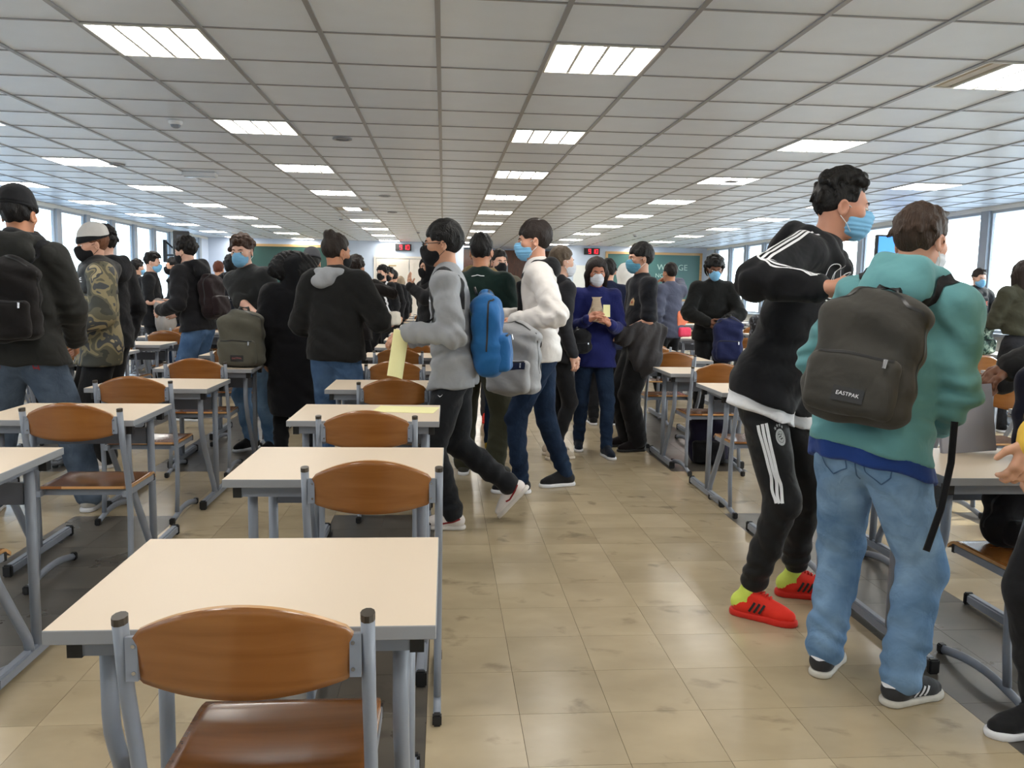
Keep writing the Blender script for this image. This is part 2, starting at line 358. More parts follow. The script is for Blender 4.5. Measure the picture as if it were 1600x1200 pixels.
# ---------------------------------------------------------------- back wall: doors, boards, clocks
def back_wall():
    M_CREAM = plain('door_cream', srgb(222, 214, 204), 0.45)
    # brown timber doors at the end of the lobby
    for k in range(4):
        x0 = AX0+0.03+k*0.735
        d = S(empty('door_%d' % (k+1), (x0, AY-0.06, 0)))
        MB().box(0.02, 0.71, 0.0, 0.05, 0.0, 2.2).build('door_leaf', M_DOORW, d, bevel=0.004)
        MB().box(0.12, 0.61, -0.012, 0.0, 1.15, 2.05).box(0.12, 0.61, -0.012, 0.0, 0.15, 1.0).build('door_panel', M_DOORW, d, bevel=0.006)
        MB().tube([(0.65, -0.05, 1.0), (0.65, -0.05, 1.25)], 0.012).build('handle', M_STEEL, d, True)
        MB().box(0.0, 0.735, -0.01, 0.06, 2.2, 2.62).build('transom_panel', M_DOORW, d, bevel=0.004)
    # cream double door in the back wall
    d = S(empty('door_5', (-1.95, YB, 0)))
    MB().box(-0.06, 0.0, -0.04, 0.0, 0, 2.25).box(1.9, 1.96, -0.04, 0.0, 0, 2.25).box(0.0, 1.9, -0.04, 0.0, 2.19, 2.25).build('door_frame', M_CREAM, d)
    for k in range(2):
        lf = MB().box(0.01+k*0.95, 0.94+k*0.95, -0.03, 0.0, 0.0, 2.18).build('door_leaf', M_CREAM, d, bevel=0.004)
        MB().box(0.13+k*0.95, 0.82+k*0.95, -0.038, -0.03, 1.15, 2.05).build('upper_panel', M_CREAM, lf, bevel=0.004)
        MB().box(0.13+k*0.95, 0.82+k*0.95, -0.038, -0.03, 0.15, 1.0).build('lower_panel', M_CREAM, lf, bevel=0.004)
        MB().tube([(0.86+k*0.18, -0.07, 1.0), (0.86+k*0.18, -0.07, 1.16)], 0.011).build('handle', M_STEEL, lf, True)
    MB().box(0.36, 0.58, -0.045, -0.038, 1.96, 2.0).build('door_plate', plain('brass_plate', srgb(170, 150, 110), 0.4), d)
    # white door beside the second board
    d = S(empty('door_6', (3.78, YB, 0)))
    MB().box(0.0, 0.9, -0.03, 0.0, 0, 2.1).build('door_leaf', M_WALLW, d, bevel=0.004)
    MB().box(0.12, 0.42, -0.04, -0.03, 1.1, 1.95).box(0.48, 0.78, -0.04, -0.03, 1.1, 1.95).build('door_panel', M_WALLW, d, bevel=0.004)
    M_GREEN = plain('chalkboard_green', srgb(30, 66, 58), 0.35, var=0.12, vscale=1.2)
    M_GREEN2 = plain('chalkboard_worn', srgb(62, 104, 100), 0.35, var=0.12, vscale=1.2)
    M_CHALK = plain('chalk', srgb(170, 200, 190), 0.9)
    def board(x0, x1, z0, z1, lab, g):
        r = empty('chalkboard', (x0, YB, z0)); tag(r, lab, 'chalkboard')
        w, h = x1-x0, z1-z0
        MB().box(0.05, w-0.05, -0.03, -0.005, 0.05, h-0.05).build('writing_surface', g, r)
        for q in ((0, w, 0, 0.06), (0, w, h-0.07, h), (0, 0.07, 0.06, h-0.07), (w-0.07, w, 0.06, h-0.07)):
            MB().box(q[0], q[1], -0.05, 0.0, q[2], q[3]).build('frame_rail', M_OAK, r, bevel=0.005)
        MB().box(0.1, w-0.1, -0.12, -0.05, 0.0, 0.03).build('chalk_tray', M_OAK, r)
        return r
    board(-5.95, -2.75, 1.1, 2.52, 'dark green chalkboard in oak frame beside the cream double door', M_GREEN)
    r = board(4.72, 7.62, 1.1, 2.52, 'green chalkboard with chalk writing in oak frame near the sunny windows', M_GREEN2)
    def chalk(txt, s, x, z):
        me = text_mesh(txt, s, M_CHALK, 'chalk_writing', 0.0006, 'LEFT')
        o = inst('chalk_writing', me, (x, -0.032, z), r); o.rotation_euler = (pi/2, 0, 0)
    chalk('WAY GE', 0.24, 1.55, 0.98); chalk('NO', 0.17, 1.5, 0.74)
    for k, w in enumerate((0.32, 0.38, 0.3, 0.42)):
        st = MB(); n = 14
        st.tube([(1.85+w*i/n, -0.032, 0.56-0.11*k+0.02*sin(i*2.1+k)) for i in range(n+1)], 0.007, 0.002, 4, side=(0, 0, 1)).build('chalk_scribble', M_CHALK, r)
    MB().box(1.72, 2.2, -0.032, -0.030, 0.12, 0.135).build('chalk_underline', M_CHALK, r)
    # digital clocks
    seg = {'1': 'bc', '9': 'abcdfg', '0': 'abcdef', '2': 'abged'}
    P = {'a': (0, 1, 1, 1), 'b': (1, 1, .5, 1), 'c': (1, 1, 0, .5), 'd': (0, 1, 0, 0), 'e': (0, 0, 0, .5), 'f': (0, 0, .5, 1), 'g': (0, 1, .5, .5)}
    M_RED = emit('clock_red', (1.0, 0.03, 0.06), 1.3)
    for (x, lab) in ((-1.40, 'black digital wall clock with red digits above the cream double door'), (4.08, 'black digital wall clock with red digits beside the chalk-written board')):
        c = empty('digital_clock', (x, YB, 2.41)); tag(c, lab, 'clock')
        MB().box(0, 0.46, -0.07, 0.0, 0, 0.19).build('case', M_BLK, c, bevel=0.006)
        for ch, x0 in (('9', 0.13), ('1', 0.24), ('0', 0.34)):
            mb = MB(); w, h, t = 0.06, 0.115, 0.0065
            for sgm in seg[ch]:
                a0, a1, b0, b1 = P[sgm]
                mb.box(x0+a0*w-t, x0+a1*w+t, -0.074, -0.069, 0.038+b0*h-t, 0.038+b1*h+t)
            mb.build('digit', M_RED, c)
back_wall()

def wall_and_ceiling_things():
    # loudspeaker on a triangular bracket
    b = empty('speaker_bracket', (XL+0.1, 20.35, 2.0)); tag(b, 'black triangular wall bracket carrying the loudspeaker', 'bracket')
    MB().box(-0.02, 0.05, -0.05, 0.05, -0.15, 0.38).build('wall_plate', M_BLK, b)
    MB().box(0.05, 0.62, -0.03, 0.03, 0.0, 0.04).build('arm', M_BLK, b)
    MB().tube([(0.04, 0, 0.33), (0.36, 0, 0.03)], 0.02).build('brace', M_BLK, b, True)
    s = empty('loudspeaker', (XL+0.48, 20.35, 2.04)); s.rotation_euler = (0, 0, radians(20)); tag(s, 'black loudspeaker on a wall bracket by the pale blue windows', 'loudspeaker')
    MB().box(-0.18, 0.18, -0.17, 0.17, 0, 0.54).build('cabinet', M_BLK, s, bevel=0.012)
    MB().box(-0.15, 0.15, -0.18, -0.17, 0.03, 0.33).build('grille', plain('grille', (0.02, 0.02, 0.024), 0.8, bump=0.5, bscale=900), s)
    MB().box(-0.1, 0.06, -0.183, -0.17, 0.37, 0.45).build('horn', plain('horn_grey', (0.05, 0.055, 0.07), 0.5), s, bevel=0.01)
    # television on a pole from the ceiling
    t = empty('television', (7.36, 13.2, 1.90)); tag(t, 'wall television showing a plain blue screen beside the sunny windows', 'television')
    MB().box(-0.36, 0.36, -0.04, 0.04, 0, 0.46).build('casing', M_BLK, t, bevel=0.01)
    MB().box(-0.33, 0.33, -0.045, -0.04, 0.035, 0.43).build('screen', emit('tv_blue', srgb(70, 140, 225), 0.9), t)
    MB().tube([(0, 0.07, 0.3), (0, 0.07, ZC-1.90)], 0.025).build('ceiling_pole', M_BLK, t, True)
    # smoke detectors, downlights, emergency light
    dm = plain('detector_white', srgb(225, 225, 225), 0.4)
    for (x, y) in ((-2.15, 7.05), (-1.95, 16.2), (4.55, 9.15), (4.35, 19.0), (-0.6, 19.6)):
        r = empty('smoke_detector', (x, y, ZC)); tag(r, 'small white dome smoke detector on the tiled ceiling', 'smoke detector', 'smoke detectors on the ceiling')
        m = MB(); prof = [(0.055, 0.0), (0.055, -0.018), (0.042, -0.03), (0.036, -0.045), (0.02, -0.055), (0.001, -0.056)]
        n = 14; V = [(a*cos(2*pi*j/n), a*sin(2*pi*j/n), z) for a, z in prof for j in range(n)]
        F = [(i*n+j, (i+1)*n+j, (i+1)*n+(j+1) % n, i*n+(j+1) % n) for i in range(len(prof)-1) for j in range(n)]
        m.add(V[:3*n], F[:2*n]).build('base', dm, r, True); MB().add(V[2*n:], [tuple(q-2*n for q in f) for f in F[2*n:]]).build('sensor_dome', M_GREY, r, True)
    for (x, y) in ((-0.9, 7.6), (-0.85, 12.2), (3.3, 9.6), (-0.9, 14.8), (-3.6, 9.7)):
        m = MB(); n = 16
        V = [(a*cos(2*pi*j/n), a*sin(2*pi*j/n), z) for a, z in ((0.085, 0.0), (0.085, -0.012), (0.06, -0.014), (0.055, -0.004)) for j in range(n)]
        F = [(i*n+j, (i+1)*n+j, (i+1)*n+(j+1) % n, i*n+(j+1) % n) for i in range(3) for j in range(n)] + [tuple(3*n+j for j in range(n))]
        o = m.add(V, F).build('ceiling_vent', M_BAR, None, True); o.location = (x, y, ZC)
        tag(o, 'small round grey vent disc flush in the ceiling tiles', 'vent', 'round vents in the ceiling')
    e = empty('emergency_light', (-2.85, 10.2, ZC)); tag(e, 'flat white emergency light box on the ceiling', 'emergency light')
    MB().box(-0.19, 0.19, -0.07, 0.07, -0.05, 0).build('housing', dm, e, bevel=0.01); MB().box(-0.17, 0.17, -0.055, 0.055, -0.062, -0.05).build('lens_cover', plain('frost', srgb(205, 208, 212), 0.2), e, bevel=0.004)
wall_and_ceiling_things()

# ---------------------------------------------------------------- desks and chairs
def make_desk(lo=False):
    n = 6 if lo else 10
    r = empty('desk')
    tp = MB().box(-0.35, 0.35, -0.275, 0.275, 0.733, 0.76).build('tabletop', [M_DESK, M_EDGE], r, bevel=0 if lo else 0.0015, seg=1)
    for p in tp.data.polygons: p.material_index = 0 if p.normal.z > 0.9 else 1
    # lateral rails with black end plugs
    if lo:
        fr = MB()
        for y in (-0.215, 0.2): fr.box(-0.327, 0.327, y-0.016, y+0.016, 0.693, 0.732)
        for s in (-1, 1): fr.box(s*0.28-0.017, s*0.28+0.017, -0.197, 0.182, 0.70, 0.7325)
        fr.build('frame', M_GREY, r)
    for y in (() if lo else (-0.215, 0.2)):
        rl = MB().box(-0.30, 0.30, y-0.016, y+0.016, 0.693, 0.732).build('rail', M_GREY, r)
        if not lo:
            for s in (-1, 1):
                a, b = sorted((s*0.30, s*0.327)); MB().box(a, b, y-0.018, y+0.018, 0.69, 0.733).build('end_plug', M_BLK, rl)
    for s in (-1, 1):
        x = s*0.28
        if not lo: MB().box(x-0.017, x+0.017, -0.197, 0.182, 0.70, 0.7325).build('side_rail', M_GREY, r)
        MB().tube([(x, 0.15, 0.705), (x, 0.15, 0.045)], 0.0175, 0.021, n).build('leg', M_GREY, r, True)
        MB().tube([(x, -0.165, 0.705), (x, -0.163, 0.53), (x, -0.15, 0.46), (x, 0.085, 0.12), (x, 0.1, 0.045)] if lo else
                  [(x, -0.165, 0.705), (x, -0.165, 0.55), (x, -0.16, 0.51), (x, -0.145, 0.47), (x, -0.10, 0.37), (x, 0.06, 0.13), (x, 0.085, 0.09), (x, 0.095, 0.045)], 0.0165, 0.0185, n).build('leg', M_GREY, r, True)
        ft = MB().box(x-0.019, x+0.019, -0.15, 0.49, 0.01, 0.055).build('foot', M_GREY, r, bevel=0 if lo else 0.008)
        if not lo:
            for (a, b) in ((-0.172, -0.148), (0.488, 0.512)): MB().box(x-0.0205, x+0.0205, a, b, 0.0, 0.057).build('foot_cap', M_BLK, ft, bevel=0.006)
    MB().box(-0.262, 0.262, 0.14, 0.16, 0.575, 0.655).build('crossbar', M_GREYD, r)
    return r
def make_chair(lo=False):
    n = 6 if lo else 10
    r = empty('chair')
    up = [(-0.055, 0.815), (-0.035, 0.68), (0.0, 0.55), (0.022, 0.45), (0.03, 0.33), (0.022, 0.18), (0.004, 0.05)]
    for s in (-1, 1):
        x = s*0.205
        u = MB().tube([(x, y, z) for y, z in up], 0.0125, 0.0175, n).build('upright', M_GREY, r, True)
        if not lo: MB().tube([(x, -0.0552, 0.813), (x, -0.0555, 0.823), (x, -0.0557, 0.826)], 0.0128, 0.0178, n).build('top_plug', plain('plug_brown', srgb(62, 54, 44), 0.4), u)
        K = 4 if lo else 9
        ft = MB().tube([(x, -0.08+0.45*i/K, 0.019+0.032*sin(pi*i/K)) for i in range(K+1)], 0.0125, 0.017, n).build('foot', M_GREY, r, True)
        for (a, b) in (() if lo else ((-0.105, -0.075), (0.365, 0.395))): MB().box(x-0.0145, x+0.0145, a, b, 0.0, 0.038).build('foot_cap', M_BLK, ft, bevel=0 if lo else 0.005)
        MB().box(x-s*0.016-0.011, x-s*0.016+0.011, 0.012, 0.36, 0.412, 0.438).build('seat_rail', M_GREY, r)
        if lo: continue
        MB().box(x-s*0.016-0.012, x-s*0.016+0.012, 0.36, 0.375, 0.408, 0.439).build('rail_cap', M_BLK, r)
        xx = x-s*0.02
        bk = MB().box(xx-0.010, xx+0.010, -0.066, -0.056, 0.715, 0.792).build('bracket', M_GREY, r)
        if True:
            for z in (0.73, 0.777): MB().tube([(xx-s*0.004, -0.0665, z), (xx-s*0.004, -0.0690, z)], 0.0035, n=8).build('screw', M_STEEL, bk)
    if not lo: MB().box(-0.19, 0.19, 0.06, 0.085, 0.41, 0.435).build('cross_rail', M_GREY, r)
    # seat: dished ply with a rolled front edge
    a, b = (8, 8) if lo else (16, 18)
    def top(u, v):
        x = (u*2-1)*0.198; y = 0.025+0.40*v
        cx = 1-0.10*max(0, v-0.80)/0.2*0.5-0.08*max(0, 0.12-v)/0.12
        z = 0.452-0.010*(1-(u*2-1)**2)*sin(pi*min(1, v*1.15))
        if v > 0.85: z -= 0.030*((v-0.85)/0.15)**1.6
        if v < 0.1: z += 0.006*((0.1-v)/0.1)
        return x*cx, y, z
    V = [top(i/a, j/b) for j in range(b+1) for i in range(a+1)]; N0 = len(V)
    V += [(x, y-(0.004 if j > 0.95*b*(a+1) else 0), z-0.012) for j, (x, y, z) in enumerate(V)]
    F = []
    for j in range(b):
        for i in range(a):
            q = j*(a+1)+i; F.append((q, q+1, q+a+2, q+a+1)); F.append((N0+q, N0+q+a+1, N0+q+a+2, N0+q+1))
    rim = [i for i in range(a+1)]+[j*(a+1)+a for j in range(1, b+1)]+[b*(a+1)+i for i in range(a-1, -1, -1)]+[j*(a+1) for j in range(b-1, 0, -1)]
    for k in range(len(rim)):
        p, q = rim[k], rim[(k+1) % len(rim)]; F.append((p, N0+p, N0+q, q))
    st = MB().add(V, F).build('seat', [M_PLY, M_PLYE], r, True)
    # backrest: bowed ply panel with arched top and bottom edge
    A, B = (10, 4) if lo else (22, 10)
    def bp(u, v):
        s = u*2-1; x = s*0.187; c = 1-s*s
        e = min(1.0, (1-abs(s))/0.06); rr = 0.012*(1-sqrt(max(0, 1-(1-e)**2)))
        zt = 0.797+0.060*c-rr; zb = 0.712-0.030*c+rr
        z = zb+(zt-zb)*v
        return x, -0.047-0.030*c-(z-0.75)*0.16, z
    V = [bp(i/A, j/B) for j in range(B+1) for i in range(A+1)]; N0 = len(V)
    V += [(x, y-0.011, z) for x, y, z in V]; F = []
    for j in range(B):
        for i in range(A):
            q = j*(A+1)+i; F.append((q, q+A+1, q+A+2, q+1)); F.append((N0+q, N0+q+1, N0+q+A+2, N0+q+A+1))
    rim = [i for i in range(A+1)]+[j*(A+1)+A for j in range(1, B+1)]+[B*(A+1)+i for i in range(A-1, -1, -1)]+[j*(A+1) for j in range(B-1, 0, -1)]
    for k in range(len(rim)):
        p, q = rim[k], rim[(k+1) % len(rim)]; F.append((p, q, N0+q, N0+p))
    bk = MB().add(V, F).build('backrest', [M_PLY, M_PLYE], r, False)
    for o in (st, bk):
        for p in o.data.polygons: p.use_smooth = abs(p.normal.z if o is st else p.normal.y) > 0.6
        nf = len(rim)
        for p in o.data.polygons[len(o.data.polygons)-nf:]: p.material_index = 1
    return r
def sub_tree(o):
    for c in list(o.children): sub_tree(c)
    bpy.data.objects.remove(o)
rnd = random.Random(3)
ROW0, PITCH = 1.48, 1.175
CHAIR_FIX = {(0, 0): (-0.33, 1.44), (0, 1): (-0.215, 2.60), (0, 2): (-0.325, 3.63), (1, 2): (-1.62, 3.80), (4, 1): (2.15, 2.575), (4, 3): (2.0, 4.95)}
def furnish():
    dh, dl, ch, cl = make_desk(), make_desk(True), make_chair(), make_chair(True)
    for ci, cx in enumerate(COLS):
        for k in range(0, 16):
            y = ROW0+PITCH*k
            px = 694+1300*(cx)/(y+0.3)
            if not (-330 < px < 1900): continue
            far = y > 7.5
            if ci == 3 and k > 14: continue
            d = copy_tree(dl if far else dh)
            d.location = (cx+rnd.uniform(-.015, .015), y+0.275+rnd.uniform(-.015, .015), 0); d.rotation_euler = (0, 0, radians(rnd.uniform(-.6, .6)))
            wh = ('first', 'second', 'third', 'fourth')[ci % 4]+' column from the aisle, '+('plain chalkboard side' if ci < 4 else 'chalk-written board side')
            tag(d, 'cream-topped desk in the '+wh, 'desk', 'desks in the '+wh)
            if (ci, k) == (0, 2): d['label'] = 'cream-topped desk with a yellow paper sheet lying on it'; del d['group']
            if (ci, k) == (4, 1): d['label'] = 'cream-topped desk with a grey folder and navy bag on it'; del d['group']
            if (ci, k) == (1, 4): d['label'] = 'cream-topped desk with a grey backpack standing on it'; del d['group']
            c = copy_tree(cl if far else ch)
            fx = CHAIR_FIX.get((ci, k))
            if fx: c.location = (fx[0], fx[1], 0); c.rotation_euler = (0, 0, 0)
            else: c.location = (cx+rnd.uniform(-.10, .10), y-0.06-rnd.uniform(0, .10), 0); c.rotation_euler = (0, 0, radians(rnd.uniform(-3, 3)))
            tag(c, 'beech plywood chair in the '+wh, 'chair', 'chairs in the '+wh)
    for o in (dh, dl, ch, cl): sub_tree(o)
furnish()
# ---------------------------------------------------------------- smooth solids (signed distance fields meshed with surface nets)
A_ = lambda *v: np.array(v, float)
def unit(v): v = np.asarray(v, float); return v/(np.linalg.norm(v)+1e-12)
def rotz(a): c, s = cos(a), sin(a); return np.array([[c, -s, 0], [s, c, 0], [0, 0, 1.]])
def rotx(a): c, s = cos(a), sin(a); return np.array([[1., 0, 0], [0, c, -s], [0, s, c]])
def roty(a): c, s = cos(a), sin(a); return np.array([[c, 0, s], [0, 1., 0], [-s, 0, c]])
def smin(a, b, k):
    if k <= 0: return np.minimum(a, b)
    h = np.clip(0.5+0.5*(b-a)/k, 0, 1); return b+(a-b)*h-k*h*(1-h)
def smax(a, b, k): return -smin(-a, -b, k)
class SDF:
    def __init__(s): s.p = []; s.folds = []
    def cone(s, a, b, ra, rb, k=0.02, op='u', flat=None):
        a, b = np.asarray(a, float), np.asarray(b, float); r = max(ra, rb)
        s.p.append((op, k, 'c', (a, b, ra, rb, flat), np.minimum(a, b)-r, np.maximum(a, b)+r)); return s
    def ell(s, c, r, R=None, k=0.02, op='u'):
        c = np.asarray(c, float); r = np.asarray(r, float)*np.ones(3); m = r.max() if R is not None else r
        s.p.append((op, k, 'e', (c, r, R), c-m, c+m)); return s
    def box(s, c, h, R=None, rd=0.02, k=0.02, op='u'):
        c = np.asarray(c, float); h = np.asarray(h, float); m = np.linalg.norm(h) if R is not None else h
        s.p.append((op, k, 'b', (c, h, R, rd), c-m, c+m)); return s
    def half(s, pt, n, k=0.0):            # keep the side the normal points away from
        s.p.append(('h', k, 'h', (np.asarray(pt, float), unit(n)), None, None)); return s
    def path(s, pts, rs, k=0.02, flat=None, op='u'):
        for i in range(len(pts)-1): s.cone(pts[i], pts[i+1], rs[i], rs[i+1], k, op, flat)
        return s
    @staticmethod
    def _d(kind, a, X, Y, Z):
        if kind == 'c':
            p, q, ra, rb, flat = a; d = q-p; x, y, z = X-p[0], Y-p[1], Z-p[2]
            if flat is not None:
                n, f = flat; t = (x*n[0]+y*n[1]+z*n[2])*(1/f-1); x = x+t*n[0]; y = y+t*n[1]; z = z+t*n[2]
            L = d@d+1e-12; t = np.clip((x*d[0]+y*d[1]+z*d[2])/L, 0, 1)
            r = np.sqrt((x-t*d[0])**2+(y-t*d[1])**2+(z-t*d[2])**2)-(ra+t*(rb-ra))
            return r*(0.85 if flat is not None else 1)
        if kind == 'h': return (X-a[0][0])*a[1][0]+(Y-a[0][1])*a[1][1]+(Z-a[0][2])*a[1][2]
        c, r, R = a[0], a[1], a[2]; x, y, z = X-c[0], Y-c[1], Z-c[2]
        if R is not None: x, y, z = (R[0, 0]*x+R[1, 0]*y+R[2, 0]*z, R[0, 1]*x+R[1, 1]*y+R[2, 1]*z, R[0, 2]*x+R[1, 2]*y+R[2, 2]*z)
        if kind == 'e':
            k0 = np.sqrt((x/r[0])**2+(y/r[1])**2+(z/r[2])**2); k1 = np.sqrt((x/r[0]**2)**2+(y/r[1]**2)**2+(z/r[2]**2)**2)+1e-9
            return k0*(k0-1)/k1
        rd = a[3]; qx, qy, qz = np.abs(x)-r[0]+rd, np.abs(y)-r[1]+rd, np.abs(z)-r[2]+rd
        return np.sqrt(np.maximum(qx, 0)**2+np.maximum(qy, 0)**2+np.maximum(qz, 0)**2)+np.minimum(np.maximum(qx, np.maximum(qy, qz)), 0)-rd
    def _fold(s, X, Y, Z):
        t = 0
        for amp, f, ph, c, rad in s.folds:
            w = 1.0
            if c is not None: w = np.exp(-((X-c[0])**2+(Y-c[1])**2+(Z-c[2])**2)/rad**2)
            a = f[0]*X+f[1]*Y+f[2]*Z+ph
            t = t+amp*w*np.sin(a+1.3*np.sin(0.53*(f[1]*X-f[0]*Y)+0.31*f[2]*Z+2*ph)+0.8*np.sin(11*X+7*Y+13*Z+ph))
        return t
    def eval(s, P):
        X, Y, Z = P[:, 0], P[:, 1], P[:, 2]; D = np.full(len(P), 9.0)
        for op, k, kind, a, lo, hi in s.p:
            d = s._d(kind, a, X, Y, Z)
            D = smin(D, d, k) if op == 'u' else smax(D, -d, k) if op == 's' else smax(D, d, k)
        if s.folds: D = D+s._fold(X, Y, Z)
        return D
    def project(s, P, off=0.001, it=6):
        P = np.array(P, float); e = 1e-3
        for _ in range(it):
            d = s.eval(P); g = np.stack([s.eval(P+np.eye(3)[i]*e)-s.eval(P-np.eye(3)[i]*e) for i in range(3)], 1)
            g /= (np.linalg.norm(g, axis=1, keepdims=True)+1e-9); P = P-g*((d-off)[:, None])*0.9
        return P, g
    def mesh(s, h):
        lo = np.min([p[4] for p in s.p if p[0] == 'u'], 0)-3*h; hi = np.max([p[5] for p in s.p if p[0] == 'u'], 0)+3*h
        n = np.ceil((hi-lo)/h).astype(int)+1
        ax = [lo[i]+h*np.arange(n[i]) for i in range(3)]; D = np.full(n, 9.0, np.float32)
        for op, k, kind, a, l, u in s.p:
            if l is None: sl = (slice(None),)*3
            else:
                m = k+3*h; i0 = np.maximum(np.floor((l-m-lo)/h).astype(int), 0); i1 = np.minimum(np.ceil((u+m-lo)/h).astype(int)+1, n)
                if (i1 <= i0).any(): continue
                sl = tuple(slice(i0[i], i1[i]) for i in range(3))
            X, Y, Z = ax[0][sl[0]][:, None, None], ax[1][sl[1]][None, :, None], ax[2][sl[2]][None, None, :]
            d = s._d(kind, a, X, Y, Z)
            D[sl] = smin(D[sl], d, k) if op == 'u' else smax(D[sl], -d, k) if op == 's' else smax(D[sl], d, k)
        if s.folds: D = D+s._fold(ax[0][:, None, None], ax[1][None, :, None], ax[2][None, None, :])*(np.abs(D) < 0.05)
        return nets(D, lo, h)
CORN = list(product((0, 1), repeat=3))
EDGES = [(a, b) for a in range(8) for b in range(a+1, 8) if sum(abs(CORN[a][i]-CORN[b][i]) for i in range(3)) == 1]
def nets(D, o, h):
    n = D.shape; s = D < 0
    cs = [D[i:n[0]-1+i, j:n[1]-1+j, k:n[2]-1+k] for i, j, k in CORN]
    cnt = sum((c < 0).astype(np.int8) for c in cs); act = (cnt > 0) & (cnt < 8)
    idx = np.argwhere(act); vals = np.stack([c[act] for c in cs], 1).astype(float)
    pos = np.zeros((len(idx), 3)); c = np.zeros((len(idx), 1)); CN = np.array(CORN, float)
    for a, b in EDGES:
        va, vb = vals[:, a], vals[:, b]; m = ((va < 0) != (vb < 0)); t = np.where(m, va/np.where(m, va-vb, 1), 0)[:, None]
        pos += m[:, None]*(CN[a]+t*(CN[b]-CN[a])); c += m[:, None]
    V = o+h*(idx+pos/c); I = np.full(act.shape, -1, np.int64); I[act] = np.arange(len(idx)); F = []
    for ax in range(3):
        u, v = (ax+1) % 3, (ax+2) % 3
        def sl(d, arr, off):
            q = [slice(None)]*3
            for w in (u, v): q[w] = slice(1, n[w]-1)
            q[ax] = slice(0, n[ax]-1) if off == 0 else slice(1, n[ax])
            return arr[tuple(q)]
        s0, s1 = sl(ax, s, 0), sl(ax, s, 1); e = np.argwhere(s0 != s1)
        if not len(e): continue
        fl = s0[tuple(e.T)]; b = e.copy(); b[:, u] += 1; b[:, v] += 1
        def cell(du, dv): q = b.copy(); q[:, u] += du; q[:, v] += dv; return I[tuple(q.T)]
        Q = np.stack([cell(-1, -1), cell(0, -1), cell(0, 0), cell(-1, 0)], 1); Q[~fl] = Q[~fl][:, ::-1]; F.append(Q)
    F = np.concatenate(F); return V, F[(F >= 0).all(1)]
def np_mesh(name, V, F, mat, parent=None, smooth=True, mi=None):
    me = bpy.data.meshes.new(name); me.vertices.add(len(V)); me.vertices.foreach_set('co', np.asarray(V, np.float32).ravel())
    k = F.shape[1]; me.loops.add(F.size); me.loops.foreach_set('vertex_index', F.astype(np.int32).ravel())
    me.polygons.add(len(F)); me.polygons.foreach_set('loop_start', (np.arange(len(F))*k).astype(np.int32)); me.polygons.foreach_set('loop_total', np.full(len(F), k, np.int32))
    for m in (mat if isinstance(mat, (list, tuple)) else [mat]): me.materials.append(m)
    if mi is not None: me.polygons.foreach_set('material_index', np.asarray(mi, np.int32))
    me.update(calc_edges=True)
    if smooth: me.polygons.foreach_set('use_smooth', np.ones(len(F), bool))
    return link(bpy.data.objects.new(name, me), parent)
def join_vf(parts):
    V, F, o = [], [], 0
    for v, f in parts: V.append(v); F.append(f+o); o += len(v)
    return np.concatenate(V), np.concatenate(F)

# ---------------------------------------------------------------- cloth, skin and hair materials
def cloth(name, c, rough=0.85, weave=420.0, wb=0.12, var=0.18, crease=0.4, sheen=0.1, spec=0.2):
    if name in MATS: return MATS[name]
    m, nt, b = _mat(name); L = nt.links.new; N = nt.nodes.new
    tc = N('ShaderNodeTexCoord'); n = N('ShaderNodeTexNoise'); n.inputs['Scale'].default_value = 6; n.inputs['Detail'].default_value = 5
    L(tc.outputs['Object'], n.inputs['Vector'])
    mx = N('ShaderNodeMix'); mx.data_type = 'RGBA'; mx.inputs['A'].default_value = rgb([v*(1-var) for v in c]); mx.inputs['B'].default_value = rgb([min(1, v*(1+var)) for v in c])
    L(n.outputs[0], mx.inputs['Factor']); L(mx.outputs['Result'], b.inputs['Base Color'])
    b.inputs['Roughness'].default_value = rough; b.inputs['Specular IOR Level'].default_value = spec; b.inputs['Sheen Weight'].default_value = sheen
    w = N('ShaderNodeTexNoise'); w.inputs['Scale'].default_value = weave; w.inputs['Detail'].default_value = 2; L(tc.outputs['Object'], w.inputs['Vector'])
    c2 = N('ShaderNodeTexNoise'); c2.inputs['Scale'].default_value = 11; c2.inputs['Detail'].default_value = 2; c2.inputs['Distortion'].default_value = 0.35; L(tc.outputs['Object'], c2.inputs['Vector'])
    b1 = N('ShaderNodeBump'); b1.inputs['Strength'].default_value = crease; b1.inputs['Distance'].default_value = 0.03; L(c2.outputs[0], b1.inputs['Height'])
    b2 = N('ShaderNodeBump'); b2.inputs['Strength'].default_value = wb; b2.inputs['Distance'].default_value = 0.004; L(w.outputs[0], b2.inputs['Height']); L(b1.outputs[0], b2.inputs['Normal'])
    L(b2.outputs[0], b.inputs['Normal']); MATS[name] = m; return m
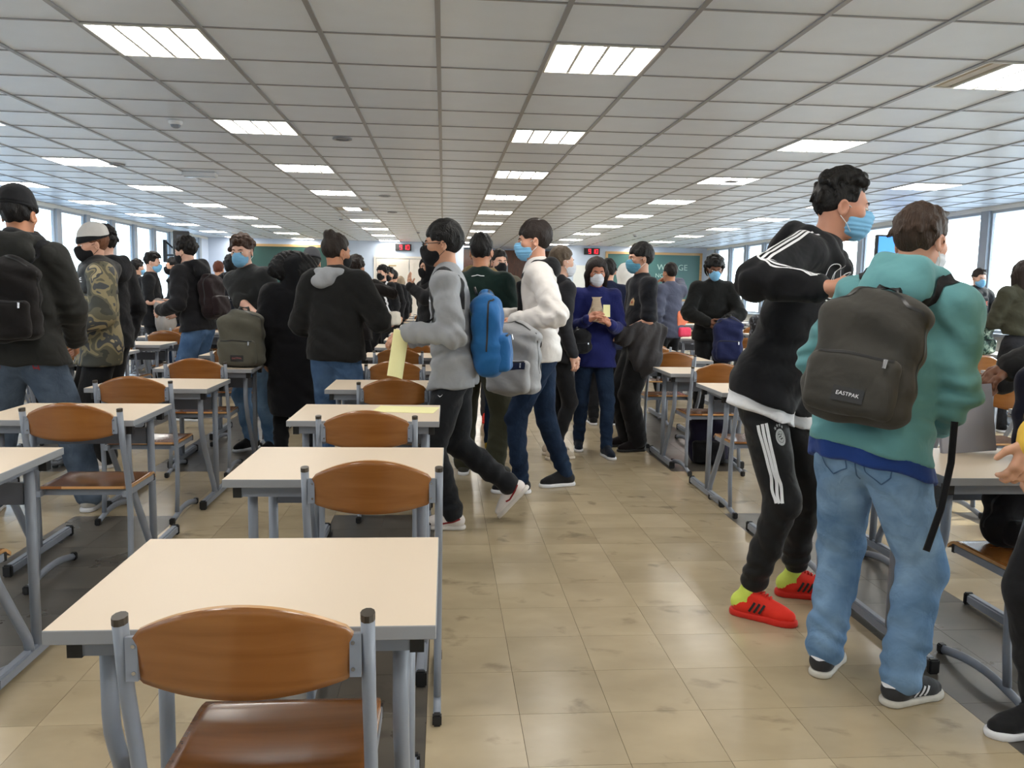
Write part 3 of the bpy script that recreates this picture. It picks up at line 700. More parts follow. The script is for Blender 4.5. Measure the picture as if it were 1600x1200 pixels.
def denim(name, dark, light):
    if name in MATS: return MATS[name]
    m, nt, b = _mat(name); L = nt.links.new; N = nt.nodes.new
    tc = N('ShaderNodeTexCoord'); n = N('ShaderNodeTexNoise'); n.inputs['Scale'].default_value = 5; n.inputs['Detail'].default_value = 7; n.inputs['Distortion'].default_value = 0.5
    L(tc.outputs['Object'], n.inputs['Vector'])
    r = N('ShaderNodeValToRGB'); e = r.color_ramp.elements; e[0].position = 0.32; e[0].color = rgb(dark); e[1].position = 0.7; e[1].color = rgb(light); L(n.outputs[0], r.inputs[0])
    w = N('ShaderNodeTexWave'); w.inputs['Scale'].default_value = 260; w.bands_direction = 'DIAGONAL'; L(tc.outputs['Object'], w.inputs['Vector'])
    c2 = N('ShaderNodeTexNoise'); c2.inputs['Scale'].default_value = 13; c2.inputs['Detail'].default_value = 3; c2.inputs['Distortion'].default_value = 0.4; L(tc.outputs['Object'], c2.inputs['Vector'])
    b1 = N('ShaderNodeBump'); b1.inputs['Strength'].default_value = 0.5; b1.inputs['Distance'].default_value = 0.03; L(c2.outputs[0], b1.inputs['Height'])
    b2 = N('ShaderNodeBump'); b2.inputs['Strength'].default_value = 0.08; b2.inputs['Distance'].default_value = 0.003; L(w.outputs[0], b2.inputs['Height']); L(b1.outputs[0], b2.inputs['Normal'])
    L(r.outputs[0], b.inputs['Base Color']); L(b2.outputs[0], b.inputs['Normal']); b.inputs['Roughness'].default_value = 0.85; b.inputs['Specular IOR Level'].default_value = 0.2
    MATS[name] = m; return m
def camo(name, cols, scale=6.5):
    if name in MATS: return MATS[name]
    m, nt, b = _mat(name); L = nt.links.new; N = nt.nodes.new
    tc = N('ShaderNodeTexCoord'); n = N('ShaderNodeTexNoise'); n.inputs['Scale'].default_value = scale; n.inputs['Detail'].default_value = 2.2; n.inputs['Distortion'].default_value = 0.7
    L(tc.outputs['Object'], n.inputs['Vector']); r = N('ShaderNodeValToRGB'); r.color_ramp.interpolation = 'CONSTANT'; e = r.color_ramp.elements
    while len(e) < len(cols): e.new(0.5)
    for i, c in enumerate(cols): e[i].position = [0, 0.42, 0.5, 0.57, 0.64][i]; e[i].color = rgb(c)
    L(n.outputs[0], r.inputs[0]); L(r.outputs[0], b.inputs['Base Color']); b.inputs['Roughness'].default_value = 0.7
    MATS[name] = m; return m
def skin(tone):
    k = 'skin_%d_%d_%d' % tone
    if k in MATS: return MATS[k]
    m, nt, b = _mat(k); L = nt.links.new; N = nt.nodes.new; c = srgb(*tone)
    tc = N('ShaderNodeTexCoord'); n = N('ShaderNodeTexNoise'); n.inputs['Scale'].default_value = 18; n.inputs['Detail'].default_value = 4; L(tc.outputs['Object'], n.inputs['Vector'])
    mx = N('ShaderNodeMix'); mx.data_type = 'RGBA'; mx.inputs['A'].default_value = rgb((c[0]*0.9, c[1]*0.78, c[2]*0.75)); mx.inputs['B'].default_value = rgb([min(1, v*1.1) for v in c])
    L(n.outputs[0], mx.inputs['Factor']); L(mx.outputs['Result'], b.inputs['Base Color']); b.inputs['Roughness'].default_value = 0.5
    b.inputs['Subsurface Weight'].default_value = 0.08; b.inputs['Subsurface Radius'].default_value = (0.02, 0.008, 0.004)
    MATS[k] = m; return m
def hairmat(c):
    k = 'hair_%d_%d_%d' % c
    if k in MATS: return MATS[k]
    m, nt, b = _mat(k); L = nt.links.new; N = nt.nodes.new; c = srgb(*c)
    tc = N('ShaderNodeTexCoord'); mp = N('ShaderNodeMapping'); mp.inputs['Scale'].default_value = (150, 60, 24); L(tc.outputs['Object'], mp.inputs[0])
    n = N('ShaderNodeTexNoise'); n.inputs['Scale'].default_value = 1; n.inputs['Detail'].default_value = 4; n.inputs['Distortion'].default_value = 1.0; L(mp.outputs[0], n.inputs['Vector'])
    mx = N('ShaderNodeMix'); mx.data_type = 'RGBA'; mx.inputs['A'].default_value = rgb([v*0.55 for v in c]); mx.inputs['B'].default_value = rgb([min(1, v*1.5) for v in c])
    L(n.outputs[0], mx.inputs['Factor']); L(mx.outputs['Result'], b.inputs['Base Color']); b.inputs['Roughness'].default_value = 0.55; b.inputs['Specular IOR Level'].default_value = 0.3
    bp = N('ShaderNodeBump'); bp.inputs['Strength'].default_value = 0.7; bp.inputs['Distance'].default_value = 0.012; L(n.outputs[0], bp.inputs['Height']); L(bp.outputs[0], b.inputs['Normal'])
    MATS[k] = m; return m
M_EYEW = plain('eye_white', srgb(225, 220, 215), 0.25); M_EYED = plain('eye_iris', (0.02, 0.012, 0.008), 0.15); M_BROW = plain('brow_hair', (0.02, 0.014, 0.01), 0.8)
M_WHITE = cloth('white_cloth', srgb(232, 232, 236)); M_BLACKC = cloth('black_cloth', (0.009, 0.009, 0.011)); M_NAVY = cloth('navy_cloth', srgb(24, 30, 56))
M_CHAR = cloth('charcoal_cloth', srgb(34, 34, 36))
M_LOOP = plain('mask_loop', srgb(235, 235, 235), 0.7)
MASKM = {'blue': cloth('mask_blue', srgb(128, 186, 226), 0.8, var=0.05, crease=0.15), 'black': cloth('mask_black', (0.008, 0.008, 0.01), 0.8), 'white': cloth('mask_white', srgb(216, 220, 230), 0.8, var=0.04, crease=0.15), 'teal': cloth('mask_teal', srgb(96, 156, 184), 0.8, var=0.06, crease=0.2)}

# ---------------------------------------------------------------- people
def ik(a, b, l1, l2, pole):
    a, b = np.asarray(a, float), np.asarray(b, float); d = b-a; L = np.linalg.norm(d)
    if L > (l1+l2)*0.995: b = a+d/L*(l1+l2)*0.995; d = b-a; L = np.linalg.norm(d)
    L = max(L, abs(l1-l2)*1.02+1e-4); t = (l1*l1-l2*l2+L*L)/(2*L); hh = sqrt(max(0, l1*l1-t*t)); u = unit(d); p = np.asarray(pole, float); p = p-u*(p@u); p = unit(p)
    return a+u*t+p*hh, b
def add_hand(S, w, d, n, side, sc=1.0, curl=0.5, spread=0.12, thumb=0.6):
    """w wrist, d pointing direction, n back-of-hand normal, side +1: thumb lies along +t"""
    d = unit(d); n = unit(n-d*(n@d)); t = np.cross(d, n)*side; q = sc
    S.cone(w-d*0.03*q, w+d*0.02*q, 0.026*q, 0.027*q, 0.02)
    S.cone(w+d*0.02*q+t*0.016*q, w+d*0.085*q+t*0.024*q, 0.021*q, 0.0165*q, 0.018)
    S.cone(w+d*0.02*q-t*0.012*q, w+d*0.082*q-t*0.026*q, 0.02*q, 0.0155*q, 0.018)
    for i, (o, L, r) in enumerate(((0.030, 0.072, 0.0092), (0.010, 0.08, 0.0096), (-0.011, 0.074, 0.0092), (-0.031, 0.058, 0.0082))):
        p = w+d*(0.088-0.004*abs(i-1))*q+t*o*q; a = 0.0; dr = unit(d+t*o*spread*8)
        for sgm, f in enumerate((0.45, 0.32, 0.23)):
            a += curl*(0.9, 1.0, 0.8)[sgm]; v = dr*cos(a)-n*sin(a); e = p+v*L*f*q
            S.cone(p, e, r*q*(1.0, .95, .9)[sgm], r*q*(.95, .9, .8)[sgm], 0.006); p = e
    p = w+d*0.025*q+t*0.03*q; v = unit(d*0.75+t*0.75-n*thumb*0.5)
    e = p+v*0.042*q; S.cone(p, e, 0.0155*q, 0.0115*q, 0.014); v2 = unit(d*0.95+t*0.25-n*thumb); S.cone(e, e+v2*0.035*q, 0.011*q, 0.0088*q, 0.006)
HAIRK = {}
def head_sdf(c, R, q):
    S = SDF(); T = lambda x, y, z: c+R@(A_(x, y, z)*q)
    S.ell(T(0, -0.012, 0.035), A_(0.075, 0.095, 0.088)*q, R, 0.02)
    S.ell(T(0, 0.026, -0.035), A_(0.060, 0.064, 0.078)*q, R, 0.035)
    S.ell(T(0, 0.052, -0.088), A_(0.034, 0.034, 0.027)*q, R, 0.03)
    S.ell(T(0, 0.074, 0.024), A_(0.046, 0.020, 0.014)*q, R, 0.02)
    for s in (-1, 1):
        S.ell(T(s*0.043, 0.056, -0.014), A_(0.022, 0.024, 0.02)*q, R, 0.02)
        S.ell(T(s*0.032, 0.106, 0.004), A_(0.018, 0.018, 0.012)*q, R, 0.012, 's')
    S.cone(T(0, 0.086, 0.014), T(0, 0.104, -0.020), 0.0085*q, 0.0125*q, 0.012)
    for s in (-1, 1): S.ell(T(s*0.011, 0.096, -0.024), A_(0.009, 0.010, 0.008)*q, R, 0.006)
    S.ell(T(0, 0.086, -0.052), A_(0.024, 0.012, 0.006)*q, R, 0.006); S.ell(T(0, 0.085, -0.062), A_(0.021, 0.012, 0.007)*q, R, 0.006)
    for s in (-1, 1):
        E = R@rotz(-s*0.35); S.ell(T(s*0.081, -0.012, -0.004), A_(0.0085, 0.021, 0.033)*q, E, 0.006); S.ell(T(s*0.087, -0.010, -0.002), A_(0.006, 0.012, 0.020)*q, E, 0.004, 's')
    return S, T
def hair_mesh(style, c, R, q, seed, h):
    rn = random.Random(seed); S = SDF(); T = lambda x, y, z: c+R@(A_(x, y, z)*q)
    def cap(t, top=0.0, back=0.0):
        S.ell(T(0, -0.014-back/2, 0.037+top/2), A_(0.075+t, 0.095+t+back/2, 0.088+t+top/2)*q, R, 0.01)
    def face(z=0.062, y=0.05, w=0.09):
        S.box(T(0, y+0.09, z-0.15), A_(w, 0.09, 0.15)*q, R, 0.03*q, 0.02, 's')
        for s in (-1, 1): S.box(T(s*0.1, 0.036, -0.07), A_(0.06, 0.055, 0.09)*q, R, 0.02*q, 0.012, 's')
        S.box(T(0, 0.03, -0.16), A_(0.2, 0.2, 0.085)*q, R@rotx(0.25), 0.02*q, 0.01, 's')
    if style == 'short': cap(0.009, 0.016, 0.004); face()
    elif style == 'fringe': cap(0.012, 0.02, 0.01); face(0.045, 0.058)
    elif style == 'quiff':
        cap(0.008, 0.012, 0.004); face(0.066)
        for i in range(44):
            a = rn.uniform(-1, 1); y = rn.uniform(-.05, .05); S.cone(T(a*0.05, y, 0.112-abs(a)*0.012), T(a*0.06, y+rn.uniform(0.01, 0.04), 0.128-abs(a)*0.02+max(0, y)*0.12+rn.uniform(-.006, .012)), 0.014*q, 0.005*q, 0.008)
    elif style == 'curlytop':
        cap(0.004, 0.0, 0.002); face(0.066)
        for i in range(90):
            a, e = rn.uniform(0, 2*pi), rn.uniform(0.42, 1.55); r = 1.0+rn.uniform(0.02, 0.12)
            S.ell(T(0.078*r*cos(e)*cos(a), -0.005+0.1*r*cos(e)*sin(a), 0.045+0.093*r*sin(e)), rn.uniform(0.013, 0.02)*q, None, 0.008)
    elif style in ('curly', 'afro'):
        t = 0.012 if style == 'curly' else 0.03; cap(t, 0.012, 0.008)
        if style == 'afro': S.ell(T(0, -0.03, -0.01), A_(0.105, 0.095, 0.11)*q, R, 0.02)
        face(0.05, 0.05)
        for i in range(110):
            a, e = rn.uniform(0, 2*pi), rn.uniform(-0.2, 1.5)
            if sin(a) > 0.35 and e < 0.55: continue
            r = 1.0+t*8+rn.uniform(-0.02, 0.1)
            S.ell(T(0.08*r*cos(e)*cos(a), -0.012+0.098*r*cos(e)*sin(a), 0.035+0.09*r*sin(e)), rn.uniform(0.014, 0.023)*q, None, 0.008)
    elif style in ('bob', 'long'):
        L = 0.12 if style == 'bob' else 0.22
        cap(0.014, 0.008, 0.008); S.cone(T(0, -0.05, 0.03), T(0, -0.055, -L), 0.09*q, 0.075*q, 0.03)
        for s in (-1, 1): S.path([T(s*0.06, 0.02, 0.06), T(s*0.083, 0.012, -0.02), T(s*0.082, 0.0, -L)], [0.032*q, 0.030*q, 0.02*q], 0.02)
        S.box(T(0, 0.14, -0.09), A_(0.056, 0.10, 0.152)*q, R, 0.03*q, 0.015, 's')
        S.box(T(0, 0.05, -0.15), A_(0.05, 0.07, 0.14)*q, R, 0.03*q, 0.015, 's')
    elif style == 'bun': cap(0.011, 0.012, 0.006); face(0.066); S.ell(T(0, -0.075, 0.125), A_(0.05, 0.045, 0.04)*q, R, 0.02)
    elif style == 'ponytail':
        cap(0.011, 0.012, 0.006); face(0.066); S.path([T(0.01, -0.085, 0.09), T(0.035, -0.15, 0.06), T(0.06, -0.155, -0.06), T(0.06, -0.13, -0.16)], [0.03*q, 0.036*q, 0.032*q, 0.014*q], 0.02)
    elif style == 'beanie':
        cap(0.017, 0.03, 0.008); S.half(T(0, 0, 0.048), R@A_(0, -0.22, -1), 0.008); S.ell(T(0, -0.035, 0.12), A_(0.07, 0.08, 0.045)*q, R, 0.03)
        S2 = SDF(); S2.ell(T(0, -0.014, 0.030), A_(0.098, 0.120, 0.10)*q, R, 0.01); S2.half(T(0, 0, 0.10), R@A_(0, 0.22, 1), 0.012); S2.half(T(0, 0, 0.036), R@A_(0, -0.22, -1), 0.008)
        return [S.mesh(h), S2.mesh(h)]
    if style in ('short', 'fringe', 'quiff', 'bun', 'curlytop') and h < 0.0075:
        for i in range(120):      # loose locks that break the outline
            a, e = rn.uniform(0, 2*pi), rn.uniform(-0.15, 1.45)
            if sin(a) > 0.45 and e < 0.75: continue
            if e < 0.15 and sin(a) > -0.3: continue
            n_ = A_(cos(e)*cos(a), cos(e)*sin(a), sin(e)); b_ = A_(0.081*n_[0], -0.014+0.102*n_[1], 0.042+0.097*n_[2])
            t_ = unit(A_(rn.uniform(-.5, .5), 0.5*n_[2]+rn.uniform(-.3, .3), -0.8*cos(e)))
            S.cone(T(*b_), T(*(b_+t_*rn.uniform(0.018, 0.034)+n_*rn.uniform(0.002, 0.009))), 0.0105*q, 0.0035*q, 0.004)
    S.folds = [(0.0026*q, (110, 50, 36), rn.uniform(0, 6), None, 1)]
    return [S.mesh(h)]

def person(label, loc, phi, H=1.76, lean=0.0, side=0.0, twist=0.0, hyaw=0.0, hpitch=0.0, hroll=0.0, hand_l=None, hand_r=None, pole_l=None, pole_r=None,
           palm_l=None, palm_r=None, dir_l=None, dir_r=None, curl_l=0.45, curl_r=0.45, foot_l=(-0.11, 0.0, 8), foot_r=(0.11, 0.0, -8), tone=(206, 160, 132), hair='short', hairc=(24, 20, 18),
           mask='blue', top=None, topm=None, puff=0.012, hem=-0.06, sleeve=1.0, hood=False, collar=False, trm=None, trpuff=0.012, trhem=0.0, shm=None, solem=None, fat=1.0,
           vox=0.012, pel=(0, 0), glasses=False, shirt=None, cap_m=None, hoodup=False, hoodm=None, folds=0.004, short_l=False, legs=True):
    q = H/1.78; root = empty('person', (loc[0], loc[1], 0), radians(phi)); tag(root, label, 'person')
    f = A_(0, 1, 0); a, b = radians(lean), radians(side)
    P = A_(pel[0], pel[1], 0.525*H); u = unit(A_(sin(b), sin(a)*cos(b), cos(a)*cos(b)))
    sr = rotz(radians(twist))@A_(1, 0, 0); sr = unit(sr-u*(sr@u)); tf = np.cross(u, sr)
    hipx = A_(1, 0, 0)
    C = P+u*0.284*H; N = P+u*0.312*H
    SH = {-1: C-sr*0.098*H, 1: C+sr*0.098*H}
    hn = unit(u+tf*0.22+A_(0, 0, 0.35)); HC = N+hn*0.098*H
    HR = rotz(radians(hyaw))@rotx(-radians(hpitch))@roty(radians(hroll))
    arm = {}
    for s, tgt, pole in ((-1, hand_l, pole_l), (1, hand_r, pole_r)):
        if tgt is None: tgt = SH[s]+A_(s*0.06, 0.03, -0.305*H)
        if pole is None: pole = A_(s*0.5, -1, -0.3)
        arm[s] = ik(SH[s], tgt, 0.170*H, 0.150*H, pole)
    leg = {}
    for s, ft in ((-1, foot_l), (1, foot_r)):
        ank = A_(ft[0], ft[1], 0.085*q+(ft[3] if len(ft) > 3 else 0)); hp = P+hipx*s*0.052*H-A_(0, 0, 0.015*H)
        leg[s] = (hp,)+ik(hp, ank, 0.245*H, 0.235*H, rotz(radians(ft[2]))@A_(0, 1, 0)+A_(0, 0.0, 0))
    sk = skin(tone); hv = min(vox*0.62, 0.012)
    # --- body (skin): head, neck, slim torso, arms, hands, legs as one surface
    S, T = head_sdf(HC, HR, q)
    S.cone(HC+HR@A_(0, -0.022, -0.05)*q, N-u*0.01*H, 0.052*q, 0.058*q, 0.03)
    S.cone(N, C-u*0.05*H, 0.062*q, 0.09*q, 0.04, flat=(tf, 0.7))
    parts = [S.mesh(hv)]
    B = SDF(); B.cone(P, C-u*0.02*H, 0.10*q, 0.105*q, 0.05, flat=(tf, 0.7)); B.cone(SH[-1], SH[1], 0.042*q, 0.042*q, 0.04); B.cone(C, N, 0.06*q, 0.055*q, 0.03)
    for s in (-1, 1):
        e, w = arm[s]; ar = (0.044, 0.037, 0.026) if sleeve >= 0.95 else (0.047, 0.041, 0.027)
        B.cone(SH[s], e, ar[0]*q, ar[1]*q, 0.02); B.cone(e, w, ar[1]*q*0.97, ar[2]*q, 0.015)
        if legs:
            hp, kn, an = leg[s]; B.cone(hp, kn, 0.068*q, 0.046*q, 0.03); B.cone(kn, an, 0.046*q, 0.033*q, 0.02)
    parts.append(B.mesh(max(0.014, vox)))
    for s, pl, dr, cu in ((-1, palm_l, dir_l, curl_l), (1, palm_r, dir_r, curl_r)):
        e, w = arm[s]; d = unit(w-e) if dr is None else unit(A_(*dr)); nn = A_(s*1.0, 0.2, 0.1) if pl is None else A_(*pl)
        if abs(unit(nn)@d) > 0.95: nn = nn+A_(0.3, 0.3, 0.6)
        Hs = SDF(); Hs.cone(w-unit(w-e)*0.05, w, 0.028*q, 0.026*q, 0.015)
        # thumb side from the anatomy: thumbs point inwards/up when the back of the hand faces out
        dd = d; n2 = unit(nn-dd*(nn@dd)); t = np.cross(dd, n2); thumb_dir = 1 if s < 0 else -1
        add_hand(Hs, w, d, nn, thumb_dir, q, cu); parts.append(Hs.mesh(max(0.0048, vox*0.42)))
    V, F = join_vf(parts); np_mesh('body', V, F, sk, root)
    # --- eyes and brows
    for s in (-1, 1):
        ey = MB(); n = 8; c0 = T(s*0.032, 0.0805, 0.004); r0 = 0.0125*q
        E = SDF(); E.ell(c0, A_(0.0130, 0.0105, 0.0062)*q, HR); v, ff = E.mesh(0.0026*q); eo = np_mesh('eye', v, ff, M_EYEW, root)
        E = SDF(); E.ell(c0+HR@A_(0, 0.0068, 0)*q, A_(0.0062, 0.0045, 0.0060)*q, HR); v, ff = E.mesh(0.0022*q); np_mesh('iris', v, ff, M_EYED, eo)
        E = SDF(); bw = S.project(np.array([T(s*0.014, 0.098, 0.022), T(s*0.034, 0.096, 0.028), T(s*0.052, 0.080, 0.024)]), 0.0)[0]; E.path(list(bw), [0.0036*q, 0.004*q, 0.002*q], 0.004); v, ff = E.mesh(0.0032*q); np_mesh('eyebrow', v, ff, hairmat(hairc), root)
    # --- hair or hat
    if hoodup:
        Hd = SDF(); Hd.ell(T(0, -0.025, 0.03), A_(0.118, 0.13, 0.125)*q, HR, 0.03); Hd.cone(T(0, -0.04, -0.02), N+u*0.01, 0.105*q, 0.115*q, 0.05)
        Hd.ell(T(0, 0.12, -0.02), A_(0.072, 0.08, 0.1)*q, HR, 0.02, 's'); Hd.folds = [(0.004, (30, 10, 24), 1.0, None, 1)]
        v, ff = Hd.mesh(vox); np_mesh('hood', v, ff, hoodm or topm, root)
    if hair and not (hoodup and hair == 'none'):
        ms = hair_mesh(hair, HC, HR, q, int(abs(loc[0])*97+abs(loc[1])*31), max(0.0055, hv*0.8))
        o = np_mesh('beanie' if hair == 'beanie' else 'hair', *ms[0], cap_m if cap_m else hairmat(hairc), root)
        if len(ms) > 1:
            np_mesh('beanie_cuff', *ms[1], MATS['beanie_black'] if 'beanie_black' in MATS else cloth('beanie_black', (0.010, 0.010, 0.012)), o)
            hh = hair_mesh('short', HC, HR, q*0.99, 1, max(0.006, hv)); np_mesh('hair', *hh[0], hairmat(hairc), root)
    if mask:
        mk = SDF(); mk.ell(T(0, 0.034, -0.046), A_(0.064, 0.066, 0.068)*q, HR, 0.01); mk.ell(T(0, 0.066, -0.082), A_(0.036, 0.034, 0.034)*q, HR, 0.03); mk.cone(T(0, 0.092, 0.004), T(0, 0.108, -0.022), 0.013*q, 0.018*q, 0.03)
        mk.ell(T(0, 0.084, -0.05), A_(0.042, 0.036, 0.045)*q, HR, 0.03)
        mk.half(T(0, 0.1, 0.002), HR@A_(0, 0.12, 1), 0.006); mk.half(T(0, 0.026, 0), HR@A_(0, -1, 0.25), 0.006)
        for s in (-1, 1): mk.half(T(s*0.072, 0.03, 0), HR@A_(s, -0.5, 0), 0.004)
        if mask != 'black': mk.folds = [(0.0016, tuple(HR@A_(0, 0, 330)), 0.3, None, 1)]
        v, ff = mk.mesh(max(0.0042, hv*0.75)); mo = np_mesh('face_mask', v, ff, MASKM[mask], root)
        for s in (-1, 1):
            for z0, z1 in ((-0.005, 0.018), (-0.088, -0.034)):
                pts = [T(s*0.058, 0.034, z0), T(s*0.0735, 0.012, (z0+z1)/2), T(s*0.0835, -0.018, z1)]
                MB().tube(pts, 0.0017 if vox < 0.013 else 0.0028, n=5).build('ear_loop', MASKM['black'] if mask == 'black' else M_LOOP, mo, True)
    if glasses:
        g = MB()
        for s in (-1, 1):
            n = 14; g.tube([T(s*(0.034+0.024*cos(2*pi*j/n)), 0.112-0.008*abs(cos(2*pi*j/n)), 0.002+0.019*sin(2*pi*j/n)) for j in range(n+1)], 0.0036*q, n=6, side=(0, 1, 0.1), caps=False)
            g.tube([T(s*0.058, 0.104, 0.010), T(s*0.080, 0.05, 0.010), T(s*0.084, -0.02, 0.012)], 0.0024*q, n=6)
        g.tube([T(-0.011, 0.113, 0.006), T(0.011, 0.113, 0.006)], 0.0024*q, n=6); g.build('glasses', M_BLK, root, True)
    # --- garments
    G = SDF(); pf = puff; fl = (tf, 0.68)
    def torso(G, pf, hem, sl=sleeve, ext=0.0):
        low = P+u*(hem*H if hem < 0 else 0)-u*0.02
        G.cone(P+u*0.02*H, P+u*0.14*H, (0.148*fat)*q+pf, (0.145*fat)*q+pf, 0.05, flat=fl)
        G.cone(P+u*0.14*H, P+u*0.245*H, (0.147*fat)*q+pf, (0.146)*q+pf, 0.05, flat=fl)
        if hem < 0.03: G.cone(low-u*0.2, P+u*0.02*H, (0.166*fat)*q+pf, (0.152*fat)*q+pf, 0.05, flat=(tf, 0.74))
        G.cone(SH[-1]+sr*0.02, SH[1]-sr*0.02, 0.058*q+pf*0.8, 0.058*q+pf*0.8, 0.05)
        G.cone(C+u*0.0, N+u*0.008*H, 0.082*q+pf*0.5, 0.060*q+pf*0.3, 0.05)
        for s in (-1, 1):
            e, w = arm[s]
            G.cone(SH[s], e if sl > 0.5 else SH[s]+(e-SH[s])*min(1, sl*2), 0.057*q+pf, 0.050*q+pf*0.9, 0.035)
            if sl > 0.5:
                t = min(1, (sl-0.5)*2); w2 = e+(w-e)*t*0.97
                G.cone(e, w2, 0.050*q+pf*0.9, 0.037*q+pf*0.8, 0.02)
            else: G.half_arm = True
    torso(G, pf, hem)
    if hem < 0.03 and legs:
        for s in (-1, 1): G.cone(leg[s][0]+A_(-s*0.012, -0.012, 0.03), leg[s][0]+(leg[s][1]-leg[s][0])*min(1.0, 0.25-hem*3), 0.088*q*fat+trpuff+0.014, 0.085*q*fat+trpuff+0.016, 0.05)
    G.half(P+u*hem*H, -u, 0.01)
    if sleeve <= 0.5:
        pass
    if hood:
        bk = -tf
        G.path([N-sr*0.05*q+tf*0.10*q-u*0.04, N-sr*0.088*q+tf*0.04*q+u*0.008, N-sr*0.105*q+bk*0.03*q+u*0.035, N-sr*0.06*q+bk*0.11*q+u*0.045, N+sr*0.06*q+bk*0.11*q+u*0.045, N+sr*0.105*q+bk*0.03*q+u*0.035, N+sr*0.088*q+tf*0.04*q+u*0.008, N+sr*0.05*q+tf*0.10*q-u*0.04], [0.026*q, 0.032*q, 0.036*q, 0.038*q, 0.038*q, 0.036*q, 0.032*q, 0.026*q], 0.022)
        G.ell(N+bk*0.135*q-u*0.035, A_(0.125, 0.052, 0.095)*q, np.stack([sr, tf, u], 1), 0.03)
    if collar:
        G.path([N-sr*0.055*q+tf*0.06*q, N-sr*0.07*q-tf*0.01*q+u*0.012, N-tf*0.065*q+u*0.02, N+sr*0.07*q-tf*0.01*q+u*0.012, N+sr*0.055*q+tf*0.06*q], [0.017*q]*5, 0.012)
    rn = random.Random(int(loc[0]*1000)); F_ = []
    if folds:
        F_ = [(folds*1.1, (18, 12, 26), rn.uniform(0, 6), None, 1), (folds*0.5, (34, 30, 40), rn.uniform(0, 6), None, 1)]
        for s in (-1, 1):
            e, w = arm[s]; F_.append((folds*2.0, tuple(unit(w-SH[s])*85+A_(rn.uniform(-30, 30), rn.uniform(-30, 30), 0)), rn.uniform(0, 6), e, 0.10)); F_.append((folds*1.2, tuple(unit(w-e)*110), rn.uniform(0, 6), w-(w-e)*0.15, 0.07))
            F_.append((folds*1.2, (60*s, 20, 40), rn.uniform(0, 6), SH[s]-u*0.08, 0.10))
        F_.append((folds*2.2, tuple(u*62+A_(rn.uniform(-30, 30), rn.uniform(-20, 20), 0)), rn.uniform(0, 6), P+u*0.06*H, 0.18))
    G.folds = F_
    v, ff = G.mesh(vox); tops = np_mesh(top or 'jacket', v, ff, topm or M_BLACKC, root)
    if shirt is not None:
        W = SDF(); W.cone(P-u*0.15*H, P+u*0.02*H, 0.162*q*fat+puff*0.5, 0.150*q*fat+puff*0.5, 0.05, flat=(tf, 0.74))
        for s in (-1, 1): W.cone(leg[s][0]+A_(-s*0.012, -0.012, 0.03), leg[s][0]+(leg[s][1]-leg[s][0])*0.4, 0.088*q*fat+trpuff+0.007, 0.085*q*fat+trpuff+0.008, 0.05)
        W.half(P+u*(hem-0.026)*H, -u, 0.005); W.half(P+u*(hem+0.008)*H, u, 0.0)
        W.folds = [(0.004, (50, 0, 10), 0.5, None, 1)]; v, ff = W.mesh(vox); np_mesh('undershirt', v, ff, shirt, root)
    tr = None
    if legs:
        K = SDF(); tp = trpuff
        K.cone(leg[-1][0]+A_(0.035, -0.01, 0.02), leg[1][0]+A_(-0.035, -0.01, 0.02), 0.094*q*fat+tp*0.4, 0.094*q*fat+tp*0.4, 0.04); K.cone(P+A_(0, 0, 0), P+u*0.045*H, 0.140*q*fat+tp*0.3, 0.136*q*fat, 0.04, flat=(tf, 0.72))
        for s in (-1, 1):
            hp, kn, an = leg[s]; K.cone(hp+A_(-s*0.012, -0.012, 0), kn, 0.086*q*fat+tp, 0.063*q+tp, 0.035)
            end = an+(kn-an)*(0.03+trhem); K.cone(kn, end, 0.062*q+tp, 0.047*q+tp*1.1, 0.02)
            sd = unit(kn-an)
            K.folds += [(folds*0.9, tuple(sd*62+A_(rn.uniform(-40, 40), rn.uniform(-40, 40), 0)), rn.uniform(0, 6), kn, 0.12), (folds*1.15, tuple(sd*88+A_(rn.uniform(-50, 50), rn.uniform(-50, 50), 0)), rn.uniform(0, 6), an+sd*0.09, 0.11), (folds*0.8, tuple(sd*40+A_(rn.uniform(-60, 60), 40, 0)), rn.uniform(0, 6), (kn+an)/2, 0.16), (folds, (40*s, 30, 55), rn.uniform(0, 6), hp-A_(0, 0, 0.08), 0.13)]
        K.folds.append((folds*0.5, (14, 20, 22), rn.uniform(0, 6), None, 1))
        K.half(P+u*0.05*H, u, 0.008)
        v, ff = K.mesh(vox); tr = np_mesh('trousers', v, ff, trm or M_BLACKC, root)
        for s, ft in ((-1, foot_l), (1, foot_r)): shoe(root, leg[s][2], radians(ft[2]), radians(ft[4]) if len(ft) > 4 else 0.0, q, shm or M_BLACKC, solem or M_WHITE, max(0.006, vox*0.7))
    root['_'] = 0; del root['_']
    return dict(root=root, top=G, trousers=K if legs else None, arm=arm, leg=leg, P=P, u=u, tf=tf, sr=sr, C=C, N=N, SH=SH, HC=HC, HR=HR, q=q, H=H, topo=tops, tro=tr, T=T)
